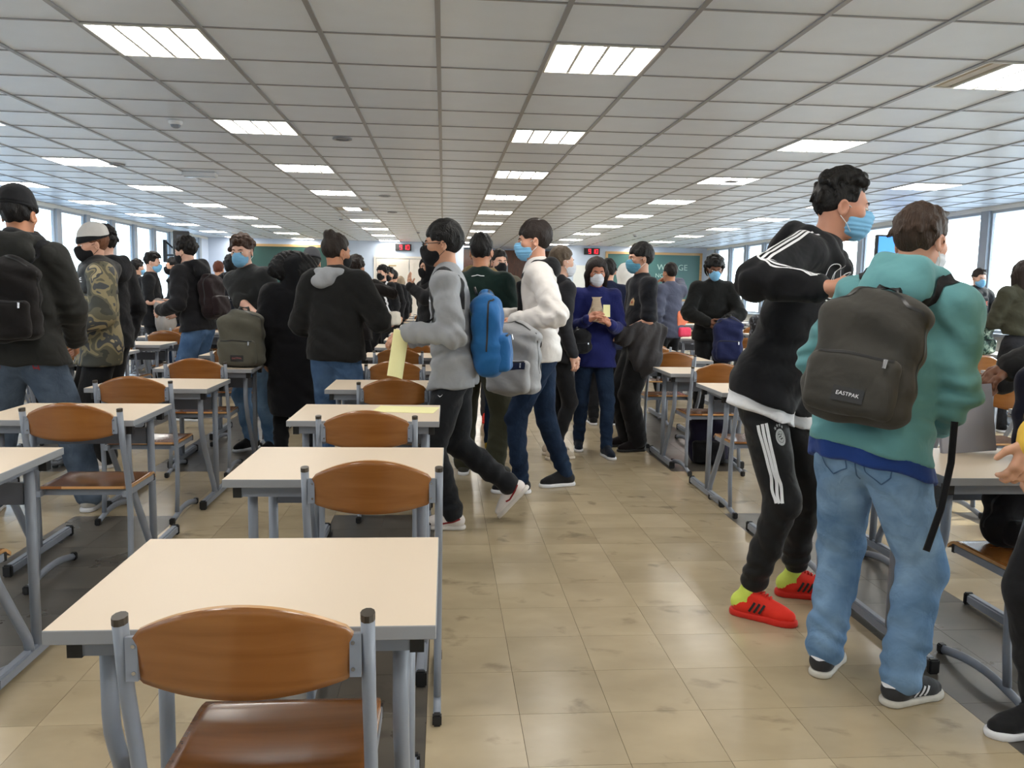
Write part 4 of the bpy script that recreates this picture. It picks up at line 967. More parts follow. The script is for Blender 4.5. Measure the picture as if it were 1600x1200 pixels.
def shoe(root, an, yaw, pitch, q, um, sm, h):
    R = rotz(yaw)@rotx(pitch); T = lambda x, y, z: an+R@(A_(x, y, z)*q)
    U = SDF(); U.cone(T(0, -0.03, -0.035), T(0, 0.13, -0.048), 0.038*q, 0.034*q, 0.03); U.cone(T(0, 0.13, -0.05), T(0.0, 0.165, -0.052), 0.034*q, 0.026*q, 0.02); U.cone(T(0, -0.012, -0.03), T(0, 0.004, 0.012), 0.040*q, 0.041*q, 0.03)
    U.cone(T(0, 0.03, 0.0), T(0, 0.10, -0.032), 0.032*q, 0.03*q, 0.02); U.half(T(0, 0, -0.068), R@A_(0, 0, -1), 0.004)
    so = np_mesh('shoe', *U.mesh(h), um, root)
    B = SDF(); B.cone(T(0, -0.032, -0.075), T(0, 0.15, -0.075), 0.043*q, 0.041*q, 0.02); B.cone(T(0, 0.14, -0.075), T(0, 0.172, -0.072), 0.041*q, 0.026*q, 0.02)
    B.half(T(0, 0, -0.085), R@A_(0, 0, -1), 0.003); B.half(T(0, 0, -0.060), R@A_(0, 0, 1), 0.004)
    np_mesh('sole', *B.mesh(h), sm, so)
    return so, T, U
def ribbon(sdf, pts, width, mat, name, parent, n=40, off=0.0015, side=None, wide=3):
    """a cloth band lying on a garment: a polyline pushed onto the surface, with width across"""
    P = np.array(pts, float); d = np.r_[0, np.cumsum(np.linalg.norm(np.diff(P, axis=0), axis=1))]; t = np.linspace(0, d[-1], n)
    Q = np.stack([np.interp(t, d, P[:, i]) for i in range(3)], 1); Q, g = sdf.project(Q, off)
    tg = np.gradient(Q, axis=0); tg /= np.linalg.norm(tg, axis=1, keepdims=True)+1e-9; sd = np.cross(g, tg) if side is None else np.tile(A_(*side), (n, 1)); sd /= np.linalg.norm(sd, axis=1, keepdims=True)+1e-9
    rows = [sdf.project(Q+sd*width*(k/(wide-1)-0.5), off)[0] for k in range(wide)]
    V = np.concatenate(rows); F = [(k*n+i, k*n+i+1, (k+1)*n+i+1, (k+1)*n+i) for k in range(wide-1) for i in range(n-1)]
    o = np_mesh(name, V, np.array(F), mat, parent); return o
def decal(sdf, V2, F, o, ex, ey, mat, name, parent, off=0.0018):
    V = np.array([o+ex*x+ey*y for x, y in V2]); V, g = sdf.project(V, off, 4)
    me = bpy.data.meshes.new(name); me.from_pydata([tuple(v) for v in V], [], [tuple(f) for f in F]); me.materials.append(mat); me.update()
    return link(bpy.data.objects.new(name, me), parent)
def text_decal(sdf, txt, size, o, ex, ey, mat, name, parent, off=0.0025):
    me = text_mesh(txt, size, mat, name, 0.0)
    V2 = [(v.co.x, v.co.y) for v in me.vertices]; F = [tuple(p.vertices) for p in me.polygons]
    return decal(sdf, V2, F, o, ex, ey, mat, name, parent, off)
def backpack(label, loc, rz, w=0.30, h=0.42, d=0.15, m=None, m2=None, tilt=0.0, vox=0.009, straps='back', patch=True, roll=0.0, sag=0.0):
    """origin at the middle of the back panel's foot; the pocket side faces local -y"""
    r = empty('backpack', loc, rz); r.rotation_euler = (tilt, roll, rz); tag(r, label, 'backpack')
    m = m or M_CHAR; m2 = m2 or m
    S = SDF(); S.box((0, -d/2, h*0.45), (w/2, d/2, h*0.45), None, 0.055, 0.03); S.ell((0, -d*0.48, h*0.80), (w*0.43, d*0.46, h*0.22), None, 0.05)
    S.ell((0, -d*0.5, h*0.3), (w*0.48, d*0.54, h*0.3), None, 0.05)
    S.folds = [(0.005, (26, 12, 30), 1.0, None, 1), (0.004, (8, 10, 55), 2.2, None, 1)]
    np_mesh('main_compartment', *S.mesh(vox), m, r)
    K = SDF(); K.box((0, -d*1.0, h*0.26), (w*0.43, d*0.30, h*0.23), None, 0.035, 0.02); K.folds = [(0.004, (30, 12, 34), 0.4, None, 1)]
    pk = np_mesh('front_pocket', *K.mesh(vox), m2, r)
    zp = [(-w*0.36, -d*1.2, h*0.47), (0, -d*1.25, h*0.48), (w*0.36, -d*1.2, h*0.47)]
    ribbon(K, zp, 0.012, M_BLK, 'zip', pk, 24, 0.002)
    MB().tube([(w*0.30, -d*1.31, h*0.465), (w*0.30, -d*1.34, h*0.40)], 0.006, 0.003, 6).build('zip_pull', M_STEEL, pk)
    ribbon(S, [(-w*0.5, -d*0.5, h*0.3), (-w*0.46, -d*0.6, h*0.75), (0, -d*0.6, h*1.03), (w*0.46, -d*0.6, h*0.75), (w*0.5, -d*0.5, h*0.3)], 0.010, M_BLK, 'main_zip', r, 60, 0.002)
    MB().tube([(-0.04, -d*0.15, h*0.97), (-0.03, -d*0.1, h*1.05), (0.03, -d*0.1, h*1.05), (0.04, -d*0.15, h*0.97)], 0.012, 0.004, 8).build('carry_loop', M_BLK, r, True)
    if patch:
        V2 = [((i/10-0.5)*0.096, (j/4-0.5)*0.046) for j in range(5) for i in range(11)]; F4 = [(j*11+i, j*11+i+1, j*11+i+12, j*11+i+11) for j in range(4) for i in range(10)]
        decal(K, V2, F4, A_(w*0.04, -d*1.3, h*0.17), A_(1, 0, 0), A_(0, 0, 1), M_BLK, 'brand_patch', pk, 0.0035)
    if straps == 'loose':
        for s in (-1, 1): MB().tube([(s*w*0.25, 0.0, h*0.9), (s*w*0.3, 0.07, h*0.6), (s*w*0.33, 0.06, h*0.3), (s*w*0.36, 0.0, h*0.08)], 0.022, 0.006, 8).build('strap', M_BLK, r, True)
    return r, S, K
# ---------------------------------------------------------------- the people, each where they stand
def worn(p, label, dz=0.03, dy=0.125, straps=True, **kw):
    R = rotz(p['root'].rotation_euler[2]); b = p['P']+p['u']*dz*p['H']-p['tf']*dy
    wl = A_(*p['root'].location)+R@b
    tw = math.atan2(-p['tf'][0], p['tf'][1]); lean = math.atan2(p['u'][1], p['u'][2])
    bp = backpack(label, tuple(wl), p['root'].rotation_euler[2]+tw, tilt=-lean*0.9, **kw)
    if straps:
        for s in (-1, 1):
            S_, sr, tf, u, q = p['SH'][s], p['sr'], p['tf'], p['u'], p['q']
            m = S_-sr*s*0.055*q
            pts = [m-u*0.24*q+tf*0.14*q+sr*s*0.04, m-u*0.06*q+tf*0.12*q, m+u*0.09*q, m-u*0.03*q-tf*0.14*q, m-u*0.14*q-tf*0.15*q]
            ribbon(p['top'], pts, 0.045, M_BLACKC, 'shoulder_strap', bp[0], 44, 0.004)
            o = bp[0].children[-1]
            o.parent = None; o.matrix_world = p['root'].matrix_basis.copy(); tmp = bp[0].matrix_basis.inverted() @ p['root'].matrix_basis
            o.parent = bp[0]; o.matrix_parent_inverse.identity(); o.matrix_basis = tmp
    return bp
def local(p, name, sdf_or_vf, mat, h=0.01, parent=None):
    v, f = sdf_or_vf.mesh(h); return np_mesh(name, v, f, mat, parent or p['root'])
def sheet(label, name, cat, loc, w, h, rot, mat, bend=0.0, group=None, thick=0.0012, nx=8):
    mb = MB(); V = []; F = []
    for k in (0, 1):
        for j in range(2):
            for i in range(nx+1):
                x = (i/nx-0.5)*w; V.append((x, (j-0.5)*h, bend*(1-(2*i/nx-1)**2)+k*thick))
    n = nx+1
    for i in range(nx):
        F += [(i, i+n, i+n+1, i+1), (2*n+i, 2*n+i+1, 2*n+i+n+1, 2*n+i+n), (i, i+1, 2*n+i+1, 2*n+i), (n+i, 2*n+n+i, 2*n+n+i+1, n+i+1)]
    F += [(0, 2*n, 3*n, n), (nx, n+nx, 3*n+nx, 2*n+nx)]
    o = mb.add(V, F).build(name, mat); o.location = loc; o.rotation_euler = rot; tag(o, label, cat, group); return o
BLUEJ = denim('denim_blue', srgb(52, 78, 112), srgb(92, 120, 156)); LIGHTJ = denim('denim_light', srgb(88, 122, 160), srgb(140, 172, 205)); DARKJ = denim('denim_dark', srgb(20, 34, 56), srgb(36, 54, 80)); GREYJ = denim('denim_grey', srgb(64, 76, 92), srgb(98, 112, 130))
TEAL = cloth('teal_fleece', srgb(98, 150, 154), 0.9); GREYS = cloth('grey_sweat', srgb(150, 152, 156), 0.9); WBOMB = cloth('white_nylon', srgb(226, 220, 216), 0.45, crease=0.4, spec=0.4)
BPG = cloth('pack_charcoal', srgb(62, 60, 56), 0.85); BPO = cloth('pack_olive_grey', srgb(88, 86, 76), 0.85); BPB = cloth('pack_blue', srgb(36, 98, 156), 0.7); BPL = cloth('pack_light_grey', srgb(150, 150, 152), 0.75)
YEL = plain('yellow_paper', srgb(240, 234, 176), 0.7, var=0.03)
NEONR = cloth('shoe_red', srgb(232, 52, 36), 0.6); NEONY = cloth('shoe_lime', srgb(206, 222, 96), 0.6)
BEIGE_SK = (206, 160, 132); TAN = (186, 132, 100); BROWN = (120, 80, 58); PALE = (220, 178, 156)

# 1. the tall pair in the aisle: tracksuit and teal hoodie
def tracksuit():
    p = person('tall person in black tracksuit with three white stripes bending an elbow', (1.39, 3.42), -138, H=1.90, lean=13, side=-13, hyaw=36, hpitch=6, hair='curlytop', hairc=(16, 13, 12), tone=(196, 144, 120),
               mask='blue', top='hoodie', topm=M_BLACKC, puff=0.022, hem=-0.045, hood=True, trm=cloth('black_track', (0.010, 0.010, 0.011), 0.6), trpuff=0.006, trhem=0.16, shm=NEONR, solem=cloth('sole_red', srgb(206, 44, 32), 0.6),
               hand_r=(0.25, 0.35, 1.40), pole_r=(1, -0.35, -0.35), dir_r=(-0.74, 0.67, -0.05), palm_r=(0.53, 0.59, 0.6), curl_r=0.62, hand_l=(-0.20, 0.30, 1.10), pole_l=(-0.6, -0.6, -0.6), sleeve=0.9,
               foot_r=(0.10, 0.0, 8), foot_l=(-0.27, 0.03, 30), vox=0.0085, shirt=M_WHITE, folds=0.005)
    G, K, r = p['top'], p['trousers'], p['root']; q = p['q']
    # sleeve stripes
    sh, (e, w) = p['SH'][1], p['arm'][1]
    a, b = unit(e-sh), unit(w-e); out = unit(np.cross(b, a)); out = out if out[0] > 0 else -out
    back = unit(np.cross(a, out)); 
    for k in (-1, 0, 1):
        o1 = out*0.06+p['u']*0.03; sd = unit(np.cross(a, unit(o1)))
        pts = [p['N']+p['sr']*0.09+p['u']*0.0+sd*0.0]; pts = []
        pts.append(sh-p['sr']*0.05+p['u']*0.06+sd*k*0.020); pts.append(sh+o1+p['u']*0.02+sd*k*0.020)
        for t in (0.25, 0.5, 0.75, 0.95): pts.append(sh+(e-sh)*t+o1+sd*k*0.020)
        o2 = out*0.05+p['u']*0.025; sd2 = unit(np.cross(b, unit(o2)))
        for t in (0.15, 0.35, 0.6, 0.8): pts.append(e+(w-e)*t+o2+sd2*k*0.020)
        ribbon(G, pts, 0.0105, M_WHITE, 'sleeve_stripe', p['topo'], 60, 0.0015)
    hp, kn, an = p['leg'][1]; ax = unit(kn-hp)
    lat = A_(1, 0.15, 0); lat = unit(lat-ax*(lat@ax)); fwd = unit(np.cross(lat, ax)); fwd = fwd if fwd[1] > 0 else -fwd
    for k in (-1, 0, 1):
        pts = [hp+(kn-hp)*t+lat*0.12+fwd*(k*0.024+0.02) for t in (0.28, 0.5, 0.75, 0.98)]
        ribbon(K, pts, 0.0125, M_WHITE, 'leg_stripe', p['tro'], 40, 0.0015)
    # round club badge with four stars on the thigh
    M_BADGE = plain('badge_grey', srgb(176, 178, 178), 0.6); M_BADGE2 = plain('badge_dark', srgb(40, 40, 42), 0.7)
    c = hp+(kn-hp)*0.42+lat*0.075+fwd*0.105; ex = unit(-lat*0.72+fwd*0.72); ey = -ax; ex = unit(np.cross(ey, unit(lat+fwd))) ; ex = ex if ex@fwd > 0 else -ex
    def disc(r0, r1, n=28): 
        V = [(r1*cos(2*pi*j/n), r1*sin(2*pi*j/n)) for j in range(n)]
        if r0 == 0: return V, [tuple(range(n))]
        V += [(r0*cos(2*pi*j/n), r0*sin(2*pi*j/n)) for j in range(n)]; return V, [(j, (j+1) % n, n+(j+1) % n, n+j) for j in range(n)]
    bd = decal(K, *disc(0, 0.034), c, ex, ey, M_BADGE, 'club_badge', p['tro'], 0.0016)
    decal(K, *disc(0.0215, 0.0232), c, ex, ey, M_BADGE2, 'badge_ring', bd, 0.0024)
    for (x, y, ww, hh) in ((-0.009, 0.010, 0.012, 0.005), (0.006, 0.008, 0.008, 0.005), (-0.004, 0.0, 0.02, 0.004), (0.004, -0.009, 0.018, 0.0045)):
        decal(K, [(x-ww/2, y-hh/2), (x+ww/2, y-hh/2+0.003), (x+ww/2, y+hh/2+0.003), (x-ww/2, y+hh/2)], [(0, 1, 2, 3)], c, ex, ey, M_BADGE2, 'badge_mark', bd, 0.0026)
    for k, (sx, sy) in enumerate(((-0.026, 0.039), (-0.009, 0.049), (0.009, 0.049), (0.026, 0.039))):
        V = [((0.0095 if j % 2 == 0 else 0.004)*sin(pi*j/5)+sx, (0.0095 if j % 2 == 0 else 0.004)*cos(pi*j/5)+sy) for j in range(10)]
        decal(K, V, [tuple(range(9, -1, -1))], c, ex, ey, M_BADGE, 'badge_star', p['tro'], 0.0016)
    # outlined trefoil and bars on the chest
    cc = p['C']-p['u']*0.10+p['tf']*0.15+p['sr']*0.03; sx, uy = p['sr'], p['u']
    for (x, rot_) in ((-0.05, 0.5), (0.0, 0.0), (0.05, -0.5)):
        n = 20; loop = []
        for j in range(n+1):
            t = 2*pi*j/n; lx, ly = 0.030*sin(t), 0.062*cos(t)+0.045; X = x*0.6+lx*cos(rot_)-ly*sin(rot_); Y = lx*sin(rot_)+ly*cos(rot_)
            loop.append(cc+sx*X+uy*Y)
        ribbon(G, loop, 0.004, M_WHITE, 'chest_outline', p['topo'], 36, 0.002, wide=2)
    for k in range(3): ribbon(G, [cc-sx*0.05-uy*(0.012+0.014*k), cc+sx*0.05-uy*(0.012+0.014*k)], 0.006, M_WHITE, 'chest_bar', p['topo'], 12, 0.002, wide=2)
    # lime collars, dark side bars and laces on the trainers
    for s, ft in ((-1, (-0.27, 0.03, 30)), (1, (0.10, 0.0, 8))):
        an = p['leg'][s][2]; R = rotz(radians(ft[2])); T = lambda x, y, z: an+R@(A_(x, y, z)*q)
        U = SDF(); U.cone(T(0, -0.03, -0.032), T(0, 0.012, -0.03), 0.0405*q, 0.0385*q, 0.02); U.cone(T(0, -0.014, -0.03), T(0, 0.004, 0.014), 0.0412*q, 0.042*q, 0.02); U.half(T(0, 0, -0.062), A_(0, 0, -1), 0.003)
        so = [o for o in r.children if o.name.startswith('shoe')][0 if s < 0 else 1]
        np_mesh('heel_collar', *U.mesh(0.006), NEONY, so)
        F2 = SDF(); F2.cone(T(0, -0.03, -0.035), T(0, 0.13, -0.048), 0.0415*q, 0.036*q, 0.03); F2.cone(T(0, 0.03, 0.0), T(0, 0.10, -0.032), 0.034*q, 0.031*q, 0.02)
        for k in range(3): ribbon(F2, [T(0.05, 0.018+0.02*k, -0.055), T(0.045, 0.04+0.02*k, -0.01)], 0.010, M_BLK, 'side_bar', so, 10, 0.003); ribbon(F2, [T(-0.05, 0.018+0.02*k, -0.055), T(-0.045, 0.04+0.02*k, -0.01)], 0.010, M_BLK, 'side_bar', so, 10, 0.003)
        for k in range(4): MB().tube(list(F2.project(np.array([T(-0.024+0.006*z, 0.045+0.017*k+(0.004 if z % 2 else 0), 0.03) for z in range(9)]), 0.003)[0]), 0.0035, n=6).build('lace', NEONR, so, True)
    return p
P32 = tracksuit()
def teal_hoodie():
    p = person('person in teal hoodie and light blue jeans wearing a charcoal backpack', (1.44, 2.67), -48, H=1.70, lean=15, side=5, hyaw=-14, hpitch=6, hair='quiff', hairc=(58, 42, 32), tone=(210, 158, 134), mask='white',
               top='hoodie', topm=TEAL, puff=0.024, hem=-0.028, hood=True, trm=LIGHTJ, trpuff=0.020, shm=cloth('shoe_grey', srgb(52, 52, 54), 0.7), solem=plain('sole_white', srgb(205, 200, 190), 0.6, var=0.15, vscale=40),
               hand_l=(-0.10, 0.30, 0.98), pole_l=(-1, -0.35, -0.1), hand_r=(0.12, 0.30, 0.93), pole_r=(0.6, -1, -0.6), foot_r=(0.145, 0.03, -26), foot_l=(-0.135, 0.07, 5), vox=0.0085, shirt=cloth('blue_shirt', srgb(34, 62, 128)), folds=0.006)
    K, r, q = p['trousers'], p['root'], p['q']
    # back pockets, yoke seam, centre seam
    M_ST = denim('denim_seam', srgb(62, 90, 124), srgb(84, 112, 146)); P = p['P']
    for s in (-1, 1):
        c = P+A_(s*0.085, -0.2, -0.085)
        pts = [c+A_(-0.06, 0, 0.055), c+A_(0.06, 0, 0.05), c+A_(0.058, 0, -0.05), c+A_(0.0, 0, -0.085), c+A_(-0.058, 0, -0.05), c+A_(-0.06, 0, 0.055)]
        ribbon(K, pts, 0.005, M_ST, 'pocket_seam', p['tro'], 60, 0.0015, wide=2)
        ribbon(K, [c+A_(-0.06, 0, 0.037), c+A_(0.06, 0, 0.032)], 0.005, M_ST, 'pocket_hem', p['tro'], 14, 0.0015, wide=2)
    ribbon(K, [P+A_(0, -0.2, 0.03), P+A_(0, -0.2, -0.08), P+A_(0, -0.12, -0.16)], 0.005, M_ST, 'centre_seam', p['tro'], 20, 0.0015, wide=2)
    ribbon(K, [P+A_(-0.17, -0.15, 0.0), P+A_(0, -0.2, -0.035), P+A_(0.17, -0.15, 0.0)], 0.005, M_ST, 'yoke_seam', p['tro'], 30, 0.0015, wide=2)
    for s, ft in ((-1, (-0.135, 0.07, 5)), (1, (0.145, 0.03, -26))):
        an = p['leg'][s][2]; R = rotz(radians(ft[2])); T = lambda x, y, z: an+R@(A_(x, y, z)*q)
        F2 = SDF(); F2.cone(T(0, -0.03, -0.035), T(0, 0.13, -0.048), 0.039*q, 0.035*q, 0.03); F2.cone(T(0, 0.03, 0.0), T(0, 0.10, -0.032), 0.033*q, 0.031*q, 0.02); F2.cone(T(0, -0.012, -0.03), T(0, 0.004, 0.012), 0.041*q, 0.042*q, 0.03)
        so = [o for o in r.children if o.name.startswith('shoe')][0 if s < 0 else 1]
        for k in range(3):
            for z in (-1, 1): ribbon(F2, [T(z*0.06, 0.035+0.022*k, -0.062), T(z*0.05, 0.062+0.02*k, -0.015)], 0.009, M_WHITE, 'side_stripe', so, 10, 0.002)
        ribbon(F2, [T(-0.03, -0.05, 0.0), T(0, -0.075, 0.0), T(0.03, -0.05, 0.0)], 0.024, M_WHITE, 'heel_tab', so, 12, 0.002)
    bp = worn(p, 'charcoal canvas backpack on the back of the teal hoodie', 0.02, 0.15, w=0.33, h=0.43, d=0.13, m=BPG, m2=BPG, vox=0.008, roll=0.10)
    K2 = bp[2]; pk = [o for o in bp[0].children if o.name.startswith('front_pocket')][0]
    text_decal(K2, 'EASTPAK', 0.0175, A_(0.33*0.04, -0.13*1.3, 0.43*0.17), A_(1, 0, 0), A_(0, 0, 1), M_WHITE, 'patch_lettering', pk, 0.006)
    # loose strap end hanging at the side
    MB().tube([(0.25, 0.13, 0.08), (0.265, 0.15, -0.05), (0.27, 0.15, -0.20), (0.262, 0.14, -0.34)], 0.011, 0.003, 6).build('strap_end', M_BLACKC, bp[0], True)
teal_hoodie()

# 2. the two walkers: grey sweatshirt with blue pack, white bomber
def walkers():
    p = person('person in grey sweatshirt and glasses striding with a blue backpack', (0.06, 4.78), 82, H=1.735, lean=4, hyaw=6, hpitch=2, hair='fringe', hairc=(14, 12, 12), tone=(200, 152, 124), mask='black', glasses=True, top='sweatshirt', topm=GREYS, puff=0.02, hem=-0.055,
               trm=cloth('black_jogger', (0.010, 0.011, 0.014), 0.75), trpuff=0.014, shm=cloth('shoe_white', srgb(222, 214, 210), 0.6), solem=plain('sole_w', srgb(216, 210, 205), 0.6), hand_l=(-0.22, 0.23, 1.13), pole_l=(-0.3, -1, -0.7), dir_l=(0.05, 0.9, -0.35), palm_l=(-0.5, 0.2, 0.85), curl_l=0.4,
               hand_r=(0.16, 0.28, 1.06), foot_l=(-0.10, -0.02, 5), foot_r=(0.10, -0.34, 0, 0.13, -48), vox=0.0105, folds=0.006)
    r, q = p['root'], p['q']; M_SW = cloth('swoosh_red', srgb(132, 30, 36), 0.6)
    for s, ft in ((-1, (-0.10, -0.02, 5, 0, 0)), (1, (0.10, -0.34, 0, 0.13, -48))):
        an = p['leg'][s][2]; R = rotz(radians(ft[2]))@rotx(radians(ft[4])); T = lambda x, y, z: an+R@(A_(x, y, z)*q)
        F2 = SDF(); F2.cone(T(0, -0.03, -0.035), T(0, 0.13, -0.048), 0.038*q, 0.034*q, 0.03); F2.cone(T(0, 0.03, 0.0), T(0, 0.10, -0.032), 0.032*q, 0.03*q, 0.02); F2.cone(T(0, -0.012, -0.03), T(0, 0.004, 0.012), 0.040*q, 0.041*q, 0.03)
        so = [o for o in r.children if o.name.startswith('shoe')][0 if s < 0 else 1]
        for z in (-1, 1): ribbon(F2, [T(z*0.06, -0.05, -0.008), T(z*0.06, 0.0, -0.03), T(z*0.06, 0.06, -0.048), T(z*0.06, 0.085, -0.035)], 0.010, M_SW, 'side_swoosh', so, 24, 0.003)
    K = p['trousers']; c = p['leg'][-1][0]+A_(-0.11, 0.06, -0.10)
    V = [(-0.022, 0.006), (-0.012, -0.010), (0.0, -0.012), (0.026, 0.006), (0.0, -0.005), (-0.010, -0.003)]
    decal(K, V, [(0, 1, 5), (1, 2, 4, 5), (2, 3, 4)], c, A_(0, 1, 0), A_(0, 0, 1), M_WHITE, 'thigh_logo', p['tro'], 0.002)
    V = [(-0.03, 0.010), (-0.03, 0.026), (-0.008, 0.012), (-0.008, 0.026), (-0.022, 0.026), (-0.016, 0.012)]
    G = p['top']; c = p['C']-p['u']*0.1-p['sr']*0.09+p['tf']*0.15
    decal(G, [(-0.014, -0.006), (0.014, -0.002), (0.014, 0.006), (-0.014, 0.004)], [(0, 1, 2, 3)], c, p['sr'], p['u'], M_WHITE, 'chest_logo', p['topo'], 0.002)
    worn(p, 'bright blue backpack carried by the grey sweatshirt walker', -0.02, 0.13, w=0.31, h=0.47, d=0.16, m=BPB, m2=BPB, vox=0.01, patch=False)
    yp = sheet('folded yellow paper held by the walker with glasses', 'paper', 'paper', (-0.245, 4.545, 1.015), 0.10, 0.26, (radians(80), radians(16), radians(35)), YEL, bend=0.018)
    p = person('person in white bomber jacket with light blue mask holding a grey backpack', (0.66, 5.62), 85, H=1.815, lean=3, hyaw=2, hpitch=4, hair='fringe', hairc=(36, 26, 22), tone=(212, 160, 134), mask='blue', top='bomber_jacket', topm=WBOMB, puff=0.026, hem=-0.035,
               trm=DARKJ, trpuff=0.008, shm=cloth('shoe_black', (0.012, 0.012, 0.014), 0.7), solem=M_WHITE, hand_l=(-0.24, 0.17, 1.17), pole_l=(-0.5, -1, -0.2), dir_l=(0.1, 0.8, -0.45), palm_l=(-0.75, 0.3, 0.5), curl_l=0.85, hand_r=(0.06, 0.30, 1.20), foot_l=(-0.11, 0.12, 2), foot_r=(0.13, -0.20, 22), vox=0.0105, folds=0.006)
    Hd = SDF(); N, u, tf, sr, q = p['N'], p['u'], p['tf'], p['sr'], p['q']
    Hd.path([N-sr*0.06*q+tf*0.085-u*0.05, N-sr*0.085*q+tf*0.01+u*0.01, N-tf*0.085*q+u*0.02, N+sr*0.085*q+tf*0.01+u*0.01, N+sr*0.06*q+tf*0.085-u*0.05], [0.03, 0.04, 0.05, 0.04, 0.03], 0.03); Hd.ell(N-tf*0.10*q-u*0.015, A_(0.09, 0.05, 0.055)*q, None, 0.04)
    local(p, 'inner_hood', Hd, M_BLACKC, 0.0105)
    Fr = SDF(); Fr.box(p['P']+u*0.13*p['H']+tf*0.085, (0.055, 0.062, 0.25), np.stack([sr, tf, u], 1), 0.02); Fr.folds = [(0.004, (20, 10, 30), 0, None, 1)]
    local(p, 'inner_top', Fr, M_BLACKC, 0.012)
    ribbon(p['top'], [p['P']+u*0.08-sr*0.3+tf*0.03, p['P']+u*0.0-sr*0.3-tf*0.005], 0.008, M_BLK, 'jacket_pocket', p['topo'], 16, 0.002)
    bp, S, K = backpack('light grey backpack hanging from the hands of the white bomber', (0.49, 5.36, 0.71), radians(-28), w=0.34, h=0.46, d=0.17, m=BPL, m2=BPL, vox=0.010, straps='loose', patch=False)
    ribbon(K, [(-0.15, -0.25, 0.20), (0.0, -0.28, 0.20), (0.15, -0.25, 0.20)], 0.05, M_NAVY, 'navy_band', bp, 24, 0.002)
walkers()

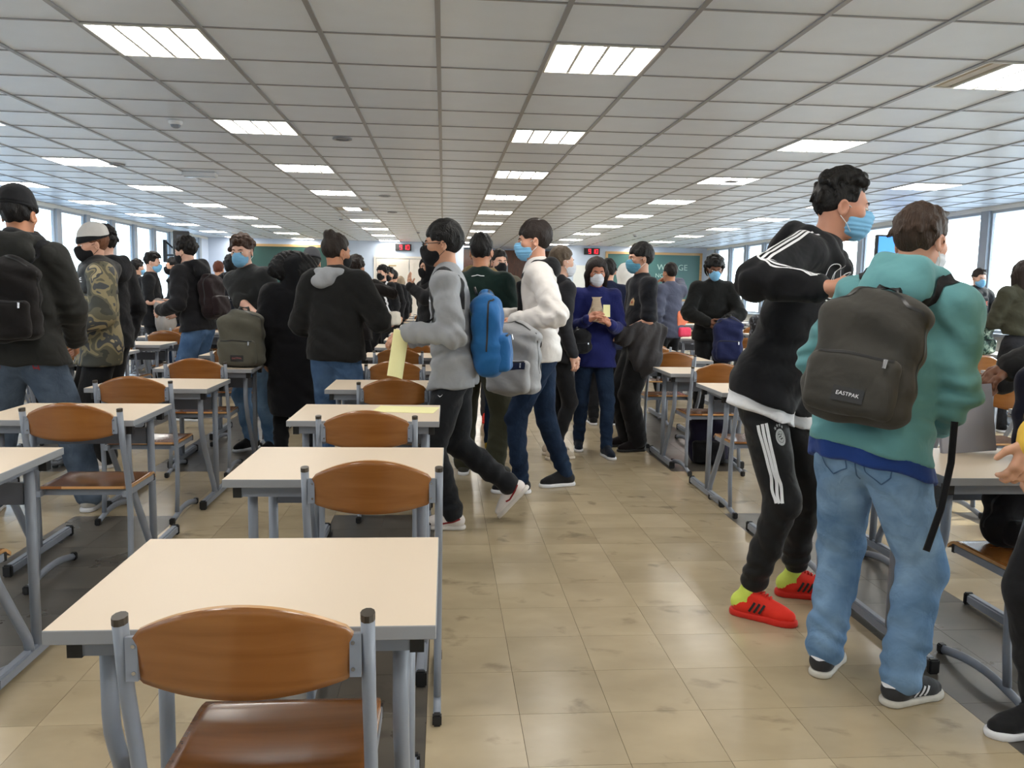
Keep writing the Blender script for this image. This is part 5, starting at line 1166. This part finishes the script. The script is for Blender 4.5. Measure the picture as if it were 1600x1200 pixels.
# 3. the people near the front of the aisle
def aisle():
    p = person('person in blue cardigan with dark bob and white mask clasping hands', (1.27, 6.95), 178, H=1.635, hyaw=4, hpitch=10, hair='bob', hairc=(30, 20, 18), tone=(188, 130, 104), mask='white', top='cardigan', topm=cloth('royal_blue', srgb(28, 34, 92), 0.85), puff=0.016, hem=-0.075,
               trm=DARKJ, trpuff=0.006, shm=cloth('shoe_navy', srgb(26, 34, 48)), hand_r=(0.09, 0.24, 1.14), hand_l=(-0.10, 0.24, 1.10), dir_r=(-0.75, 0.35, 0.5), dir_l=(0.7, 0.4, 0.55), curl_r=0.5, curl_l=0.5, foot_l=(-0.10, 0.18, 12), foot_r=(0.09, -0.15, -6), vox=0.012)
    u, tf, sr = p['u'], p['tf'], p['sr']
    n_ = 9; V2 = [((i/(n_-1)-0.5)*2*(0.062-0.056*(j/12)**1.3), 0.03-0.20*j/12) for j in range(13) for i in range(n_)]; F2 = [(j*n_+i, (j+1)*n_+i, (j+1)*n_+i+1, j*n_+i+1) for j in range(12) for i in range(n_-1)]
    decal(p['top'], V2, F2, p['C']+tf*0.2, sr, u, cloth('beige_scarf', srgb(196, 178, 156)), 'beige_top', p['topo'], 0.004)
    o = backpack('small black crossbody bag at the hip of the blue cardigan', (1.12, 6.77, 0.86), radians(4), w=0.16, h=0.2, d=0.06, m=M_BLACKC, vox=0.01, patch=False)[0]; o.name = 'handbag'; o['category'] = 'bag'
    sheet('small yellow paper slip in the clasped hands over the blue cardigan', 'paper', 'paper', (1.32, 6.70, 1.215), 0.06, 0.10, (radians(85), 0, radians(12)), YEL)
    p = person('person in black polo with crest looking sideways in blue-green mask', (1.70, 7.10), 96, H=1.765, hair='fringe', hairc=(16, 13, 14), tone=(196, 150, 126), mask='teal', hpitch=2, hyaw=2, top='polo_shirt', topm=cloth('black_polo', srgb(24, 25, 32)), puff=0.018, hem=-0.02, collar=True, sleeve=0.46, fat=1.12,
               trm=cloth('black_cargo', srgb(24, 24, 26)), trpuff=0.030, shm=cloth('shoe_dkbrown', srgb(26, 20, 22)), solem=M_BLK, hand_l=(-0.17, 0.24, 1.02), pole_l=(-0.5, -1, -0.3), hand_r=(0.14, 0.26, 1.04), curl_l=0.8, foot_l=(-0.10, 0.02, 6), foot_r=(0.11, 0.05, -4), vox=0.012)
    u, tf, sr = p['u'], p['tf'], p['sr']
    c = p['C']-u*0.14+tf*0.13-sr*0.085
    bd = decal(p['top'], [(-0.034, -0.03), (0.034, -0.03), (0.034, 0.02), (0.0, 0.042), (-0.034, 0.02)], [(0, 1, 2, 3, 4)], c, sr, u, plain('crest_gold', srgb(196, 164, 120), 0.6, var=0.5, vscale=120), 'chest_crest', p['topo'], 0.003)
    decal(p['top'], [(-0.016, -0.010), (0.018, -0.012), (0.010, 0.018), (-0.008, 0.016)], [(0, 1, 2, 3)], c, sr, u, plain('crest_red', srgb(156, 70, 44), 0.6), 'crest_emblem', bd, 0.005)
    J = SDF(); P = p['P']
    J.path([P+A_(-0.19, -0.10, 0.14), P+A_(-0.22, 0.06, 0.12), P+A_(-0.21, 0.20, 0.08), P+A_(-0.05, 0.24, 0.05)], [0.05, 0.075, 0.07, 0.05], 0.05); J.path([P+A_(-0.20, -0.08, 0.10), P+A_(-0.205, -0.02, -0.12), P+A_(-0.19, 0.03, -0.26)], [0.06, 0.08, 0.03], 0.06)
    J.path([P+A_(-0.20, 0.08, 0.08), P+A_(-0.205, 0.10, -0.10), P+A_(-0.19, 0.06, -0.20)], [0.06, 0.06, 0.03], 0.06); J.folds = [(0.010, (30, 42, 18), 0.2, None, 1), (0.006, (12, 70, 30), 1.2, None, 1)]
    v, f = J.mesh(0.012); o = np_mesh('draped_jacket', v, f, cloth('grey_fleece', srgb(58, 56, 58))); o.location = p['root'].location; o.rotation_euler = p['root'].rotation_euler
    tag(o, 'grey jacket draped over the forearm of the black polo', 'jacket')
    p = person('person in dark green polo and olive trousers standing with back turned', (0.26, 6.02), -14, H=1.75, hair='short', hairc=(18, 15, 15), tone=TAN, mask=None, top='polo_shirt', topm=cloth('dark_green', srgb(20, 40, 36)), puff=0.022, hem=-0.05, collar=True, trm=cloth('olive_cargo', srgb(56, 56, 42)), trpuff=0.026,
               shm=cloth('shoe_dgrey', srgb(70, 70, 66)), hand_l=(-0.13, 0.30, 1.12), hand_r=(0.13, 0.30, 1.12), foot_r=(0.13, -0.04, -28), foot_l=(-0.12, 0.06, 10), vox=0.012)
    ribbon(p['top'], [p['N']-p['tf']*0.1-p['sr']*0.05+p['u']*0.01, p['N']-p['tf']*0.11+p['u']*0.012, p['N']-p['tf']*0.1+p['sr']*0.05+p['u']*0.01], 0.006, M_WHITE, 'collar_tipping', p['topo'], 16, 0.003, wide=2)
    person('blond person with ponytail in tan jacket and yellow shoes', (0.30, 7.0), -10, H=1.765, hair='ponytail', hairc=(196, 166, 112), tone=PALE, mask=None, topm=cloth('tan_jacket', srgb(120, 100, 66)), puff=0.03, hood=True, trm=DARKJ, shm=cloth('shoe_yellow', srgb(196, 160, 40)), foot_l=(-0.10, -0.1, 8), vox=0.014)
    p = person('dark-haired person in black mask and khaki hooded coat facing the others', (0.56, 8.6), 186, H=1.755, hair='short', hairc=(26, 20, 18), tone=PALE, mask='black', hyaw=12, topm=cloth('khaki_coat', srgb(98, 94, 82)), puff=0.03, hood=True, trm=cloth('grey_trouser', srgb(60, 62, 66)), shm=NEONR, solem=NEONR, hand_r=(0.10, 0.26, 1.10), hand_l=(-0.10, 0.26, 1.12), vox=0.014)
    person('short-cropped person with pale mask behind the white bomber', (0.93, 6.75), -72, H=1.71, hair='short', hairc=(92, 78, 64), tone=PALE, mask='white', topm=cloth('grey_hood', srgb(40, 40, 44)), hood=True, trm=M_BLACKC, trpuff=0.004, trhem=0.1, shm=cloth('shoe_beige', srgb(196, 182, 164)), solem=plain('sole_beige', srgb(206, 194, 178), 0.6), foot_l=(-0.10, 0.0, 0), foot_r=(0.10, -0.06, 155-160), vox=0.013)
    person('dark navy jacket person standing right behind the blue cardigan', (1.66, 8.4), -6, H=1.68, hair='short', hairc=(20, 16, 15), mask=None, topm=M_NAVY, puff=0.03, trm=M_BLACKC, vox=0.015)
    person('person with a white hood pulled up before the chalk-written board', (2.32, 10.6), 20, H=1.70, hair='short', hoodup=True, mask=None, topm=cloth('white_hoodie', srgb(236, 234, 230)), puff=0.026, trm=BLUEJ, vox=0.016)
    person('curly-haired person in black top beyond the white hood', (2.78, 12.2), 75, H=1.77, hair='curly', hairc=(40, 26, 20), tone=PALE, mask='white', topm=M_BLACKC, trm=M_BLACKC, vox=0.018)
    p = person('person in grey and orange jacket raising a dark sleeve to the face', (2.86, 10.4), 25, H=1.72, hair='short', hairc=(26, 20, 18), tone=TAN, mask=None, topm=cloth('slate_jacket', srgb(74, 78, 96)), puff=0.03, trm=M_BLACKC, hand_r=(0.08, 0.20, 1.52), pole_r=(1, 0, -0.2), vox=0.016)
    B_ = SDF(); B_.cone(p['P']+A_(-0.1, -0.02, 0.04), p['P']+A_(0.16, -0.02, 0.22), 0.175, 0.17, 0.03, flat=(p['tf'], 0.7)); B_.half(p['P']+A_(0, 0, 0.24), A_(0, 0, 1), 0.01); B_.half(p['P']-A_(0, 0, 0.03), A_(0, 0, -1), 0.01); B_.half(p['P']+A_(0.02, 0, 0), A_(-1, 0, 0), 0.01)
    local(p, 'orange_panel', B_, cloth('orange_cloth', srgb(226, 130, 96)), 0.015)
    W_ = SDF(); W_.box(p['P']+A_(0.14, -0.12, -0.03), (0.10, 0.04, 0.06), None, 0.02); local(p, 'pink_bag', W_, cloth('pink_cloth', srgb(230, 70, 100)), 0.015)
    p = person('person with round dark hair in black hoodie unpacking a navy backpack', (2.92, 8.9), 173, H=1.745, hair='afro', hairc=(14, 12, 12), tone=BROWN, mask='blue', hpitch=16, topm=cloth('black_hoodie', srgb(20, 21, 21)), top='hoodie', puff=0.032, hem=-0.03, trm=M_BLACKC, hand_r=(0.09, 0.26, 1.06), hand_l=(-0.08, 0.26, 1.06), pole_r=(1, -0.3, -0.4), pole_l=(-1, -0.3, -0.4), curl_l=1.0, curl_r=1.0, vox=0.013)
    backpack('navy backpack hanging from the hands of the black hoodie person', (2.99, 8.60, 0.66), radians(-8), w=0.30, h=0.46, d=0.14, m=cloth('pack_navy', srgb(30, 36, 74)), vox=0.012, patch=False)
aisle()

# 4. the group around the desks by the blue windows
def window_side():
    p = person('person in black beanie and dark jacket with backpack and grey jeans', (-2.42, 5.02), 6, H=1.865, hair='beanie', hairc=(20, 16, 15), tone=TAN, cap_m=cloth('beanie_black', (0.010, 0.010, 0.012)), mask=None, hyaw=-8, topm=cloth('dark_field', srgb(38, 38, 36)), puff=0.030, hem=-0.045, hood=True, trm=GREYJ, trpuff=0.030,
               shm=cloth('shoe_offwhite', srgb(190, 186, 180)), hand_r=(0.20, 0.26, 1.02), pole_r=(0.7, -1, -0.4), hand_l=(-0.2, 0.2, 1.0), foot_r=(0.30, 0.08, -10), foot_l=(-0.24, 0.05, 8), vox=0.0105)
    Sn = SDF(); Nn = p['N']; Sn.path([Nn+A_(-0.05, 0.08, 0.0), Nn+A_(-0.085, 0.0, 0.03), Nn+A_(0, -0.085, 0.045), Nn+A_(0.085, 0.0, 0.03), Nn+A_(0.05, 0.08, 0.0)], [0.05, 0.055, 0.06, 0.055, 0.05], 0.03); Sn.folds = [(0.004, (30, 20, 60), 0, None, 1)]
    local(p, 'neck_warmer', Sn, cloth('beanie_black', (0.010, 0.010, 0.012)), 0.0105)
    K = p['trousers']; M_PATCH = cloth('red_print', srgb(128, 50, 56))
    for s in (-1, 1):
        for (x, z, w, h) in ((-0.02, 0.01, 0.012, 0.04), (0.0, 0.0, 0.04, 0.012), (0.02, 0.014, 0.012, 0.05)):
            c = p['P']+A_(s*0.11+x, -0.2, -0.12+z); decal(K, [(-w/2, -h/2), (w/2, -h/2), (w/2, h/2), (-w/2, h/2)], [(0, 1, 2, 3)], c, A_(1, 0, 0), A_(0, 0, 1), M_PATCH, 'pocket_print', p['tro'], 0.002)
    so = [o for o in p['root'].children if o.name.startswith('shoe')][1]
    an = p['leg'][1][2]; F2 = SDF(); F2.cone(an+A_(0, -0.03, -0.035), an+A_(0, 0.0, 0.012), 0.042, 0.043, 0.03); ribbon(F2, [an+A_(-0.02, -0.09, 0.02), an+A_(0.02, -0.09, 0.02)], 0.03, cloth('heel_red', srgb(150, 30, 40)), 'heel_tab', so, 8, 0.004)
    worn(p, 'large black backpack on the back of the beanie wearer', 0.035, 0.125, w=0.33, h=0.46, d=0.15, m=cloth('pack_black', srgb(22, 19, 19)), vox=0.011, patch=False)
    p = person('person in camouflage puffer jacket and two-tone beanie with black mask', (-2.55, 6.42), 122, H=1.755, hair='beanie', hairc=(112, 70, 44), tone=(214, 166, 142), mask='black', cap_m=cloth('beanie_white', srgb(200, 196, 192)), hyaw=4, hpitch=6, topm=camo('camo', [srgb(58, 58, 50), srgb(92, 88, 70), srgb(140, 128, 96), srgb(70, 72, 74), srgb(176, 160, 124)]), top='puffer_jacket',
               puff=0.045, hem=-0.09, trm=cloth('black_loose', (0.008, 0.008, 0.009)), trpuff=0.03, shm=cloth('shoe_w2', srgb(214, 208, 204)), hand_l=(-0.20, 0.26, 1.04), hand_r=(0.12, 0.30, 1.06), vox=0.012, folds=0.002)
    p['top'].folds  # quilting comes with the jacket's own shape
    u, tf, sr, N = p['u'], p['tf'], p['sr'], p['N']
    Y = SDF(); Y.path([N-sr*0.09, N-tf*0.09, N+sr*0.09], [0.06, 0.065, 0.06], 0.04); Y.cone(p['SH'][-1]+sr*0.02, p['SH'][1]-sr*0.02, 0.103, 0.103, 0.04); Y.cone(p['C']-u*0.16, p['C']-u*0.04, 0.197, 0.196, 0.05, flat=(tf, 0.69)); Y.half(p['C']-u*0.13, -u, 0.01); Y.folds = [(0.004, (20, 10, 30), 0, None, 1)]
    yo = local(p, 'black_yoke', Y, cloth('yoke_black', (0.010, 0.010, 0.011), 0.6), 0.013)
    for k, w_ in enumerate((0.05, 0.062, 0.055)):
        ribbon(Y, [p['C']-u*(0.04+0.016*k)+tf*0.25-sr*0.12, p['C']-u*(0.04+0.016*k)+tf*0.25-sr*(0.12-w_)], 0.008, M_WHITE, 'yoke_logo', yo, 8, 0.003, wide=2)
    MB().tube([p['N']+tf*0.16-u*0.1, p['P']+tf*0.19+u*0.2, p['P']+tf*0.205-u*0.1], 0.004, n=6).build('front_zip', M_STEEL, p['root'], True)
    person('person in black hooded jacket standing behind the camouflage puffer', (-2.72, 7.05), 68, H=1.80, hair='curlytop', hairc=(20, 15, 14), tone=PALE, mask=None, topm=cloth('blk_jacket2', (0.009, 0.009, 0.011)), puff=0.034, hood=True, trm=cloth('dk_trouser', srgb(30, 30, 32)), vox=0.013)
    person('brown-haired person in light mask between the beanie wearer and windows', (-3.87, 8.2), -70, H=1.80, hair='curlytop', hairc=(54, 38, 30), tone=PALE, mask='blue', topm=M_NAVY, vox=0.015)
    p = person('person in black T-shirt with grey sweater over the forearm', (-3.85, 11.4), -82, H=1.745, hair='curlytop', hairc=(22, 17, 16), tone=PALE, mask='blue', hpitch=8, top='t_shirt', topm=M_BLACKC, puff=0.02, sleeve=0.42, trm=M_BLACKC, hand_r=(0.18, 0.27, 1.10), hand_l=(-0.16, 0.3, 1.12), pole_r=(0.5, -1, -0.5), vox=0.015)
    J = SDF(); J.path([A_(0.20, 0.12, 1.10), A_(0.21, 0.2, 0.85), A_(0.19, 0.18, 0.62)], [0.07, 0.11, 0.06], 0.05); J.path([A_(0.2, 0.22, 1.08), A_(0.21, 0.30, 0.85)], [0.05, 0.05], 0.05); J.folds = [(0.012, (30, 50, 10), 0, None, 1)]
    v, f = J.mesh(0.015); o = np_mesh('draped_sweater', v, f, cloth('sweater_grey', srgb(148, 142, 138))); o.location = p['root'].location; o.rotation_euler = p['root'].rotation_euler; tag(o, 'pale grey sweater hanging over the arm of the black T-shirt', 'sweater')
    person('small dark-haired person by the windows beside the black T-shirt', (-4.95, 14.0), -40, H=1.72, hair='curly', hairc=(24, 18, 16), mask='blue', topm=M_CHAR, vox=0.02)
    person('person in black hoodie and black mask facing the black T-shirt', (-3.85, 12.4), 112, H=1.72, hair='short', hairc=(16, 13, 12), mask='black', topm=M_BLACKC, hood=True, trm=DARKJ, hand_r=(0.12, 0.3, 1.08), hand_l=(-0.1, 0.28, 1.06), vox=0.016)
    p = person('curly-haired person in black mask and dark jacket leaning over a desk', (-2.46, 8.62), 72, H=1.82, lean=8, hair='curly', hairc=(22, 17, 15), tone=PALE, mask='black', hpitch=8, topm=cloth('dark_bomber', srgb(26, 25, 28)), puff=0.03, hem=-0.03, hood=True, trm=BLUEJ, trpuff=0.02, hand_l=(-0.2, 0.28, 1.10), hand_r=(0.14, 0.3, 1.08), vox=0.013)
    worn(p, 'dark backpack with red lining on the curly-haired jacket wearer', 0.03, 0.13, w=0.30, h=0.44, d=0.15, m=cloth('pack_dark_red', srgb(34, 22, 24)), vox=0.014, patch=False)
    person('auburn-haired person partly hidden beyond the dark red-lined backpack', (-3.45, 13.2), 0, H=1.70, hair='short', hairc=(96, 50, 34), mask=None, topm=cloth('maroon', srgb(70, 26, 28)), vox=0.02)
    p = person('person with afro hair and black backpack before the plain chalkboard', (-2.85, 11.6), 12, H=1.735, hair='afro', hairc=(16, 14, 15), tone=BROWN, mask=None, topm=M_BLACKC, puff=0.03, hood=True, trm=M_NAVY, vox=0.016)
    worn(p, 'black backpack on the person with afro hair', 0.02, 0.13, w=0.3, h=0.44, d=0.16, m=cloth('pack_blk2', srgb(24, 26, 34)), vox=0.016, patch=False)
    p = person('person in dark grey T-shirt reaching down to a grey backpack', (-1.50, 7.0), 150, H=1.765, lean=8, side=6, hair='curly', hairc=(60, 40, 28), tone=(222, 180, 160), mask='blue', hyaw=18, hpitch=8, top='t_shirt', topm=cloth('dkgrey_tee', srgb(46, 47, 48)), puff=0.022, sleeve=0.44, trm=LIGHTJ, hand_r=(-0.22, 0.27, 1.13), pole_r=(1, 0.1, -0.3), curl_r=0.9, dir_r=(-0.5, 0.4, -0.8), vox=0.012)
    bp, S, K = backpack('olive grey backpack standing upright on a desk under a hand', (-1.50, 6.47, 0.762), radians(-8), w=0.33, h=0.42, d=0.16, m=BPO, m2=BPO, vox=0.010, straps='loose')
    pk = [o for o in bp.children if o.name.startswith('front_pocket')][0]
    text_decal(K, 'EASTPAK', 0.0175, A_(0.33*0.04, -0.16*1.3, 0.42*0.17), A_(1, 0, 0), A_(0, 0, 1), plain('patch_red', srgb(170, 90, 90), 0.7), 'patch_lettering', pk, 0.006)
    p = person('short person in long black parka with a wide fur hood', (-1.17, 6.66), 8, H=1.60, hair='none', hoodup=True, mask=None, topm=cloth('parka_black', (0.006, 0.006, 0.008), 0.9), top='parka', puff=0.050, hem=-0.30, trm=M_BLACKC, vox=0.012)
    HC, q, T = p['HC'], p['q'], p['T']
    Fz = SDF(); rn = random.Random(5)
    for j in range(60):
        a = pi*j/59; b = T(0.17*cos(a), -0.01+rn.uniform(-0.03, 0.03), -0.02+0.145*sin(a)); Fz.ell(b, rn.uniform(0.028, 0.042), None, 0.015)
    Fz.ell(T(0, -0.06, 0.0), A_(0.17, 0.09, 0.12)*q, None, 0.05); Fz.folds = [(0.006, (120, 90, 100), 0, None, 1)]
    local(p, 'fur_trim', Fz, hairmat((14, 12, 14)), 0.011)
    p = person('person with hair in a bun, black jacket and grey hood, blue jeans', (-0.76, 5.98), -16, H=1.72, hair='bun', hairc=(38, 28, 22), tone=TAN, mask='black', hyaw=-30, hpitch=4, topm=cloth('black_fleece', (0.010, 0.010, 0.010), 0.95), puff=0.045, hem=-0.03, hood=False, trm=BLUEJ, trpuff=0.022, hand_r=(0.20, 0.26, 1.2), hand_l=(-0.18, 0.24, 1.05), vox=0.0115)
    N, u, tf, sr = p['N'], p['u'], p['tf'], p['sr']
    Hd = SDF(); Hd.path([N-sr*0.10+tf*0.04, N-sr*0.10-tf*0.03+u*0.02, N-tf*0.10+u*0.02, N+sr*0.09-tf*0.02+u*0.02, N+sr*0.09+tf*0.05], [0.03, 0.04, 0.045, 0.035, 0.03], 0.03); Hd.ell(N-tf*0.11-u*0.03-sr*0.05, (0.085, 0.05, 0.06), None, 0.04); Hd.folds = [(0.005, (40, 30, 20), 0, None, 1)]
    local(p, 'grey_hood', Hd, GREYS, 0.0115)
    person('person in grey beanie behind the black fleece jacket', (-1.28, 8.3), 10, H=1.70, hair='beanie', cap_m=cloth('beanie_grey', srgb(82, 82, 86)), mask=None, topm=M_CHAR, vox=0.014)
    person('person in dark hoodie with one hand raised to the face', (-0.97, 9.3), -30, H=1.69, hair='curly', hairc=(40, 30, 26), tone=TAN, mask='black', topm=cloth('dk_hoodie3', srgb(30, 26, 26)), hood=True, hand_r=(0.10, 0.22, 1.42), pole_r=(1, 0, -0.5), vox=0.015)
    p = person('person in black jacket with red lettering and white shoulder bag', (-0.98, 13.7), 150, H=1.70, hair='curly', hairc=(24, 18, 16), mask='black', tone=PALE, topm=M_BLACKC, trm=M_BLACKC, vox=0.018)
    text_decal(p['top'], 'NASA', 0.05, p['C']-p['u']*0.1+p['tf']*0.2, -p['sr'], p['u'], plain('red_letter', srgb(190, 60, 70), 0.7), 'chest_lettering', p['topo'], 0.004) if False else None
    ribbon(p['top'], [p['C']-p['u']*0.09+p['tf']*0.2-p['sr']*0.1, p['C']-p['u']*0.09+p['tf']*0.2+p['sr']*0.02], 0.035, plain('red_letter', srgb(190, 70, 80), 0.7), 'red_chest_print', p['topo'], 10, 0.004)
    ribbon(p['top'], [p['C']+p['u']*0.08-p['sr']*0.08, p['C']-p['u']*0.15+p['tf']*0.2-p['sr']*0.12, p['P']+p['u']*0.02-p['sr']*0.25+p['tf']*0.08], 0.03, M_WHITE, 'bag_strap', p['topo'], 30, 0.004)
    B_ = SDF(); B_.box(p['P']+A_(-0.24, 0.06, -0.02), (0.06, 0.14, 0.11), None, 0.03); B_.folds = [(0.006, (20, 30, 30), 0, None, 1)]; local(p, 'shoulder_bag', B_, cloth('bag_cream', srgb(190, 184, 172)), 0.016)
    person('masked person in black just behind the red-lettered jacket', (-0.95, 14.8), 165, H=1.69, hair='curly', hairc=(20, 16, 15), mask='black', topm=M_BLACKC, vox=0.02)
    person('close-cropped person in black coat facing the cream double door', (-0.92, 15.6), 0, H=1.66, hair='short', hairc=(34, 26, 20), mask=None, topm=M_BLACKC, puff=0.03, vox=0.02)
    person('fair-haired small person far off before the cream double door', (-0.98, 19.2), 0, H=1.60, hair='bob', hairc=(150, 132, 110), mask=None, topm=M_CHAR, vox=0.024)
    person('hooded person in black holding a hand up beside the glasses wearer', (-0.15, 9.34), 120, H=1.70, hair='short', hoodup=True, mask='black', topm=M_BLACKC, puff=0.03, trm=M_NAVY, hand_l=(-0.10, 0.30, 1.38), pole_l=(-1, -0.3, -0.6), palm_l=(0, 1, 0), curl_l=0.15, dir_l=(0.1, 0.1, 1), vox=0.015)
window_side()

# 5. by the sunny windows and at the edge
def sunny_side():
    p = person('person in open black jacket and pale mask looking at a phone', (7.33, 11.0), 190, H=1.75, hair='quiff', hairc=(44, 34, 28), tone=PALE, mask='blue', hpitch=10, hyaw=-10, topm=cloth('open_jacket', srgb(26, 26, 28)), puff=0.034, hood=True, trm=cloth('dk_jean', srgb(50, 52, 58)), hand_r=(0.08, 0.28, 1.10), hand_l=(-0.06, 0.28, 1.10), pole_r=(1, -0.5, -0.5), pole_l=(-1, -0.5, -0.5), curl_r=0.9, curl_l=0.9, vox=0.014)
    u, tf, sr = p['u'], p['tf'], p['sr']
    In = SDF(); In.box(p['P']+u*0.12*p['H']+tf*0.075, (0.085, 0.075, 0.26), None, 0.03); io = local(p, 'inner_shirt', In, M_BLACKC, 0.014)
    text_decal(In, 'EVE', 0.075, p['C']-u*0.12+tf*0.2, -sr, u, plain('shirt_print', srgb(226, 120, 96), 0.7), 'shirt_lettering', io, 0.004)
    ph = MB().box(-0.035, 0.035, -0.004, 0.004, -0.07, 0.07).build('phone', plain('phone_tan', srgb(150, 130, 100), 0.4), None, bevel=0.003); ph.location = (7.345, 10.63, 1.12); ph.rotation_euler = (radians(60), radians(90), radians(10)); tag(ph, 'tan phone in the hands of the open black jacket wearer', 'phone')
    person('person with dark hair in olive cropped jacket seen from behind', (5.86, 8.05), -4, H=1.74, hair='long', hairc=(40, 30, 26), tone=PALE, mask=None, topm=cloth('olive_jacket', srgb(58, 58, 46)), puff=0.03, hem=0.05, collar=True, trm=cloth('charcoal_jean', srgb(34, 34, 38)), trpuff=0.012, hand_l=(-0.15, 0.3, 1.1), hand_r=(0.15, 0.3, 1.1), vox=0.013)
    o = backpack('green patterned backpack beside the olive cropped jacket', (5.6, 8.35, 0.78), radians(20), w=0.26, h=0.34, d=0.13, m=camo('palm_print', [srgb(40, 70, 64), srgb(90, 130, 116), srgb(170, 196, 180), srgb(58, 96, 84), srgb(200, 216, 200)], 16.0), vox=0.012, patch=False)[0]
    person('person in yellow jacket and black trousers stepping in beside a chair', (1.965, 2.26), 98, H=1.75, hair='short', mask='blue', topm=cloth('yellow_jacket', srgb(226, 184, 74)), puff=0.03, trm=M_BLACKC, trpuff=0.015, shm=cloth('shoe_blk3', srgb(34, 34, 36)), solem=M_WHITE, hand_l=(-0.06, 0.385, 0.935), pole_l=(-0.4, -1, -0.2), dir_l=(0.05, 0.35, -0.95), curl_l=0.55, foot_r=(0.11, 0.035, -6), foot_l=(-0.12, -0.14, 4), vox=0.0095)
    person('person in dark sleeve reaching over a desk to hold a grey folder', (2.92, 3.36), 92, H=1.74, lean=14, hair='short', mask='black', tone=BROWN, topm=M_CHAR, puff=0.03, trm=M_BLACKC, hand_l=(-0.08, 0.60, 1.08), pole_l=(-0.5, -0.3, -1), dir_l=(0.0, 0.85, -0.45), curl_l=0.5, palm_l=(-0.3, 0.2, 0.9), hand_r=(0.2, 0.4, 1.0), vox=0.0115)
    fo = MB().box(-0.12, 0.12, -0.008, 0.008, 0.0, 0.27).box(-0.105, 0.105, -0.012, -0.008, 0.235, 0.262).build('folder', plain('folder_grey', srgb(150, 150, 160), 0.5, var=0.03), None, bevel=0.002); fo.location = (2.10, 3.12, 0.762); fo.rotation_euler = (radians(-9), radians(-3), radians(4)); tag(fo, 'pale grey folder standing on a desk held at its top', 'folder')
    backpack('navy bag with grey piping standing on the folder desk', (2.34, 3.08, 0.762), radians(14), w=0.30, h=0.40, d=0.15, m=cloth('bag_navy2', srgb(20, 24, 44)), vox=0.010, patch=False)
    backpack('black bag slumped on a chair seat beside the yellow jacket', (2.17, 2.98, 0.455), radians(8), w=0.26, h=0.22, d=0.13, m=M_BLACKC, vox=0.010, patch=False)
    backpack('black and purple backpack lying on the floor under a chair', (2.18, 6.62, 0.0), radians(-14), w=0.30, h=0.40, d=0.18, m=cloth('pack_purple', srgb(30, 26, 48)), m2=M_BLACKC, vox=0.012, patch=False)
    backpack('black backpack with white pattern standing on a desk', (3.62, 9.15, 0.762), radians(-10), w=0.36, h=0.40, d=0.18, m=camo('pattern_bw', [srgb(16, 16, 20), srgb(24, 24, 30), srgb(34, 36, 44), srgb(120, 124, 134), srgb(30, 32, 40)], 22.0), vox=0.012, patch=False)
    sheet('yellow exam sheet lying on a cream desk', 'paper', 'paper', (-0.185, 4.215, 0.7605), 0.31, 0.21, (0, 0, radians(-9)), YEL)
sunny_side()
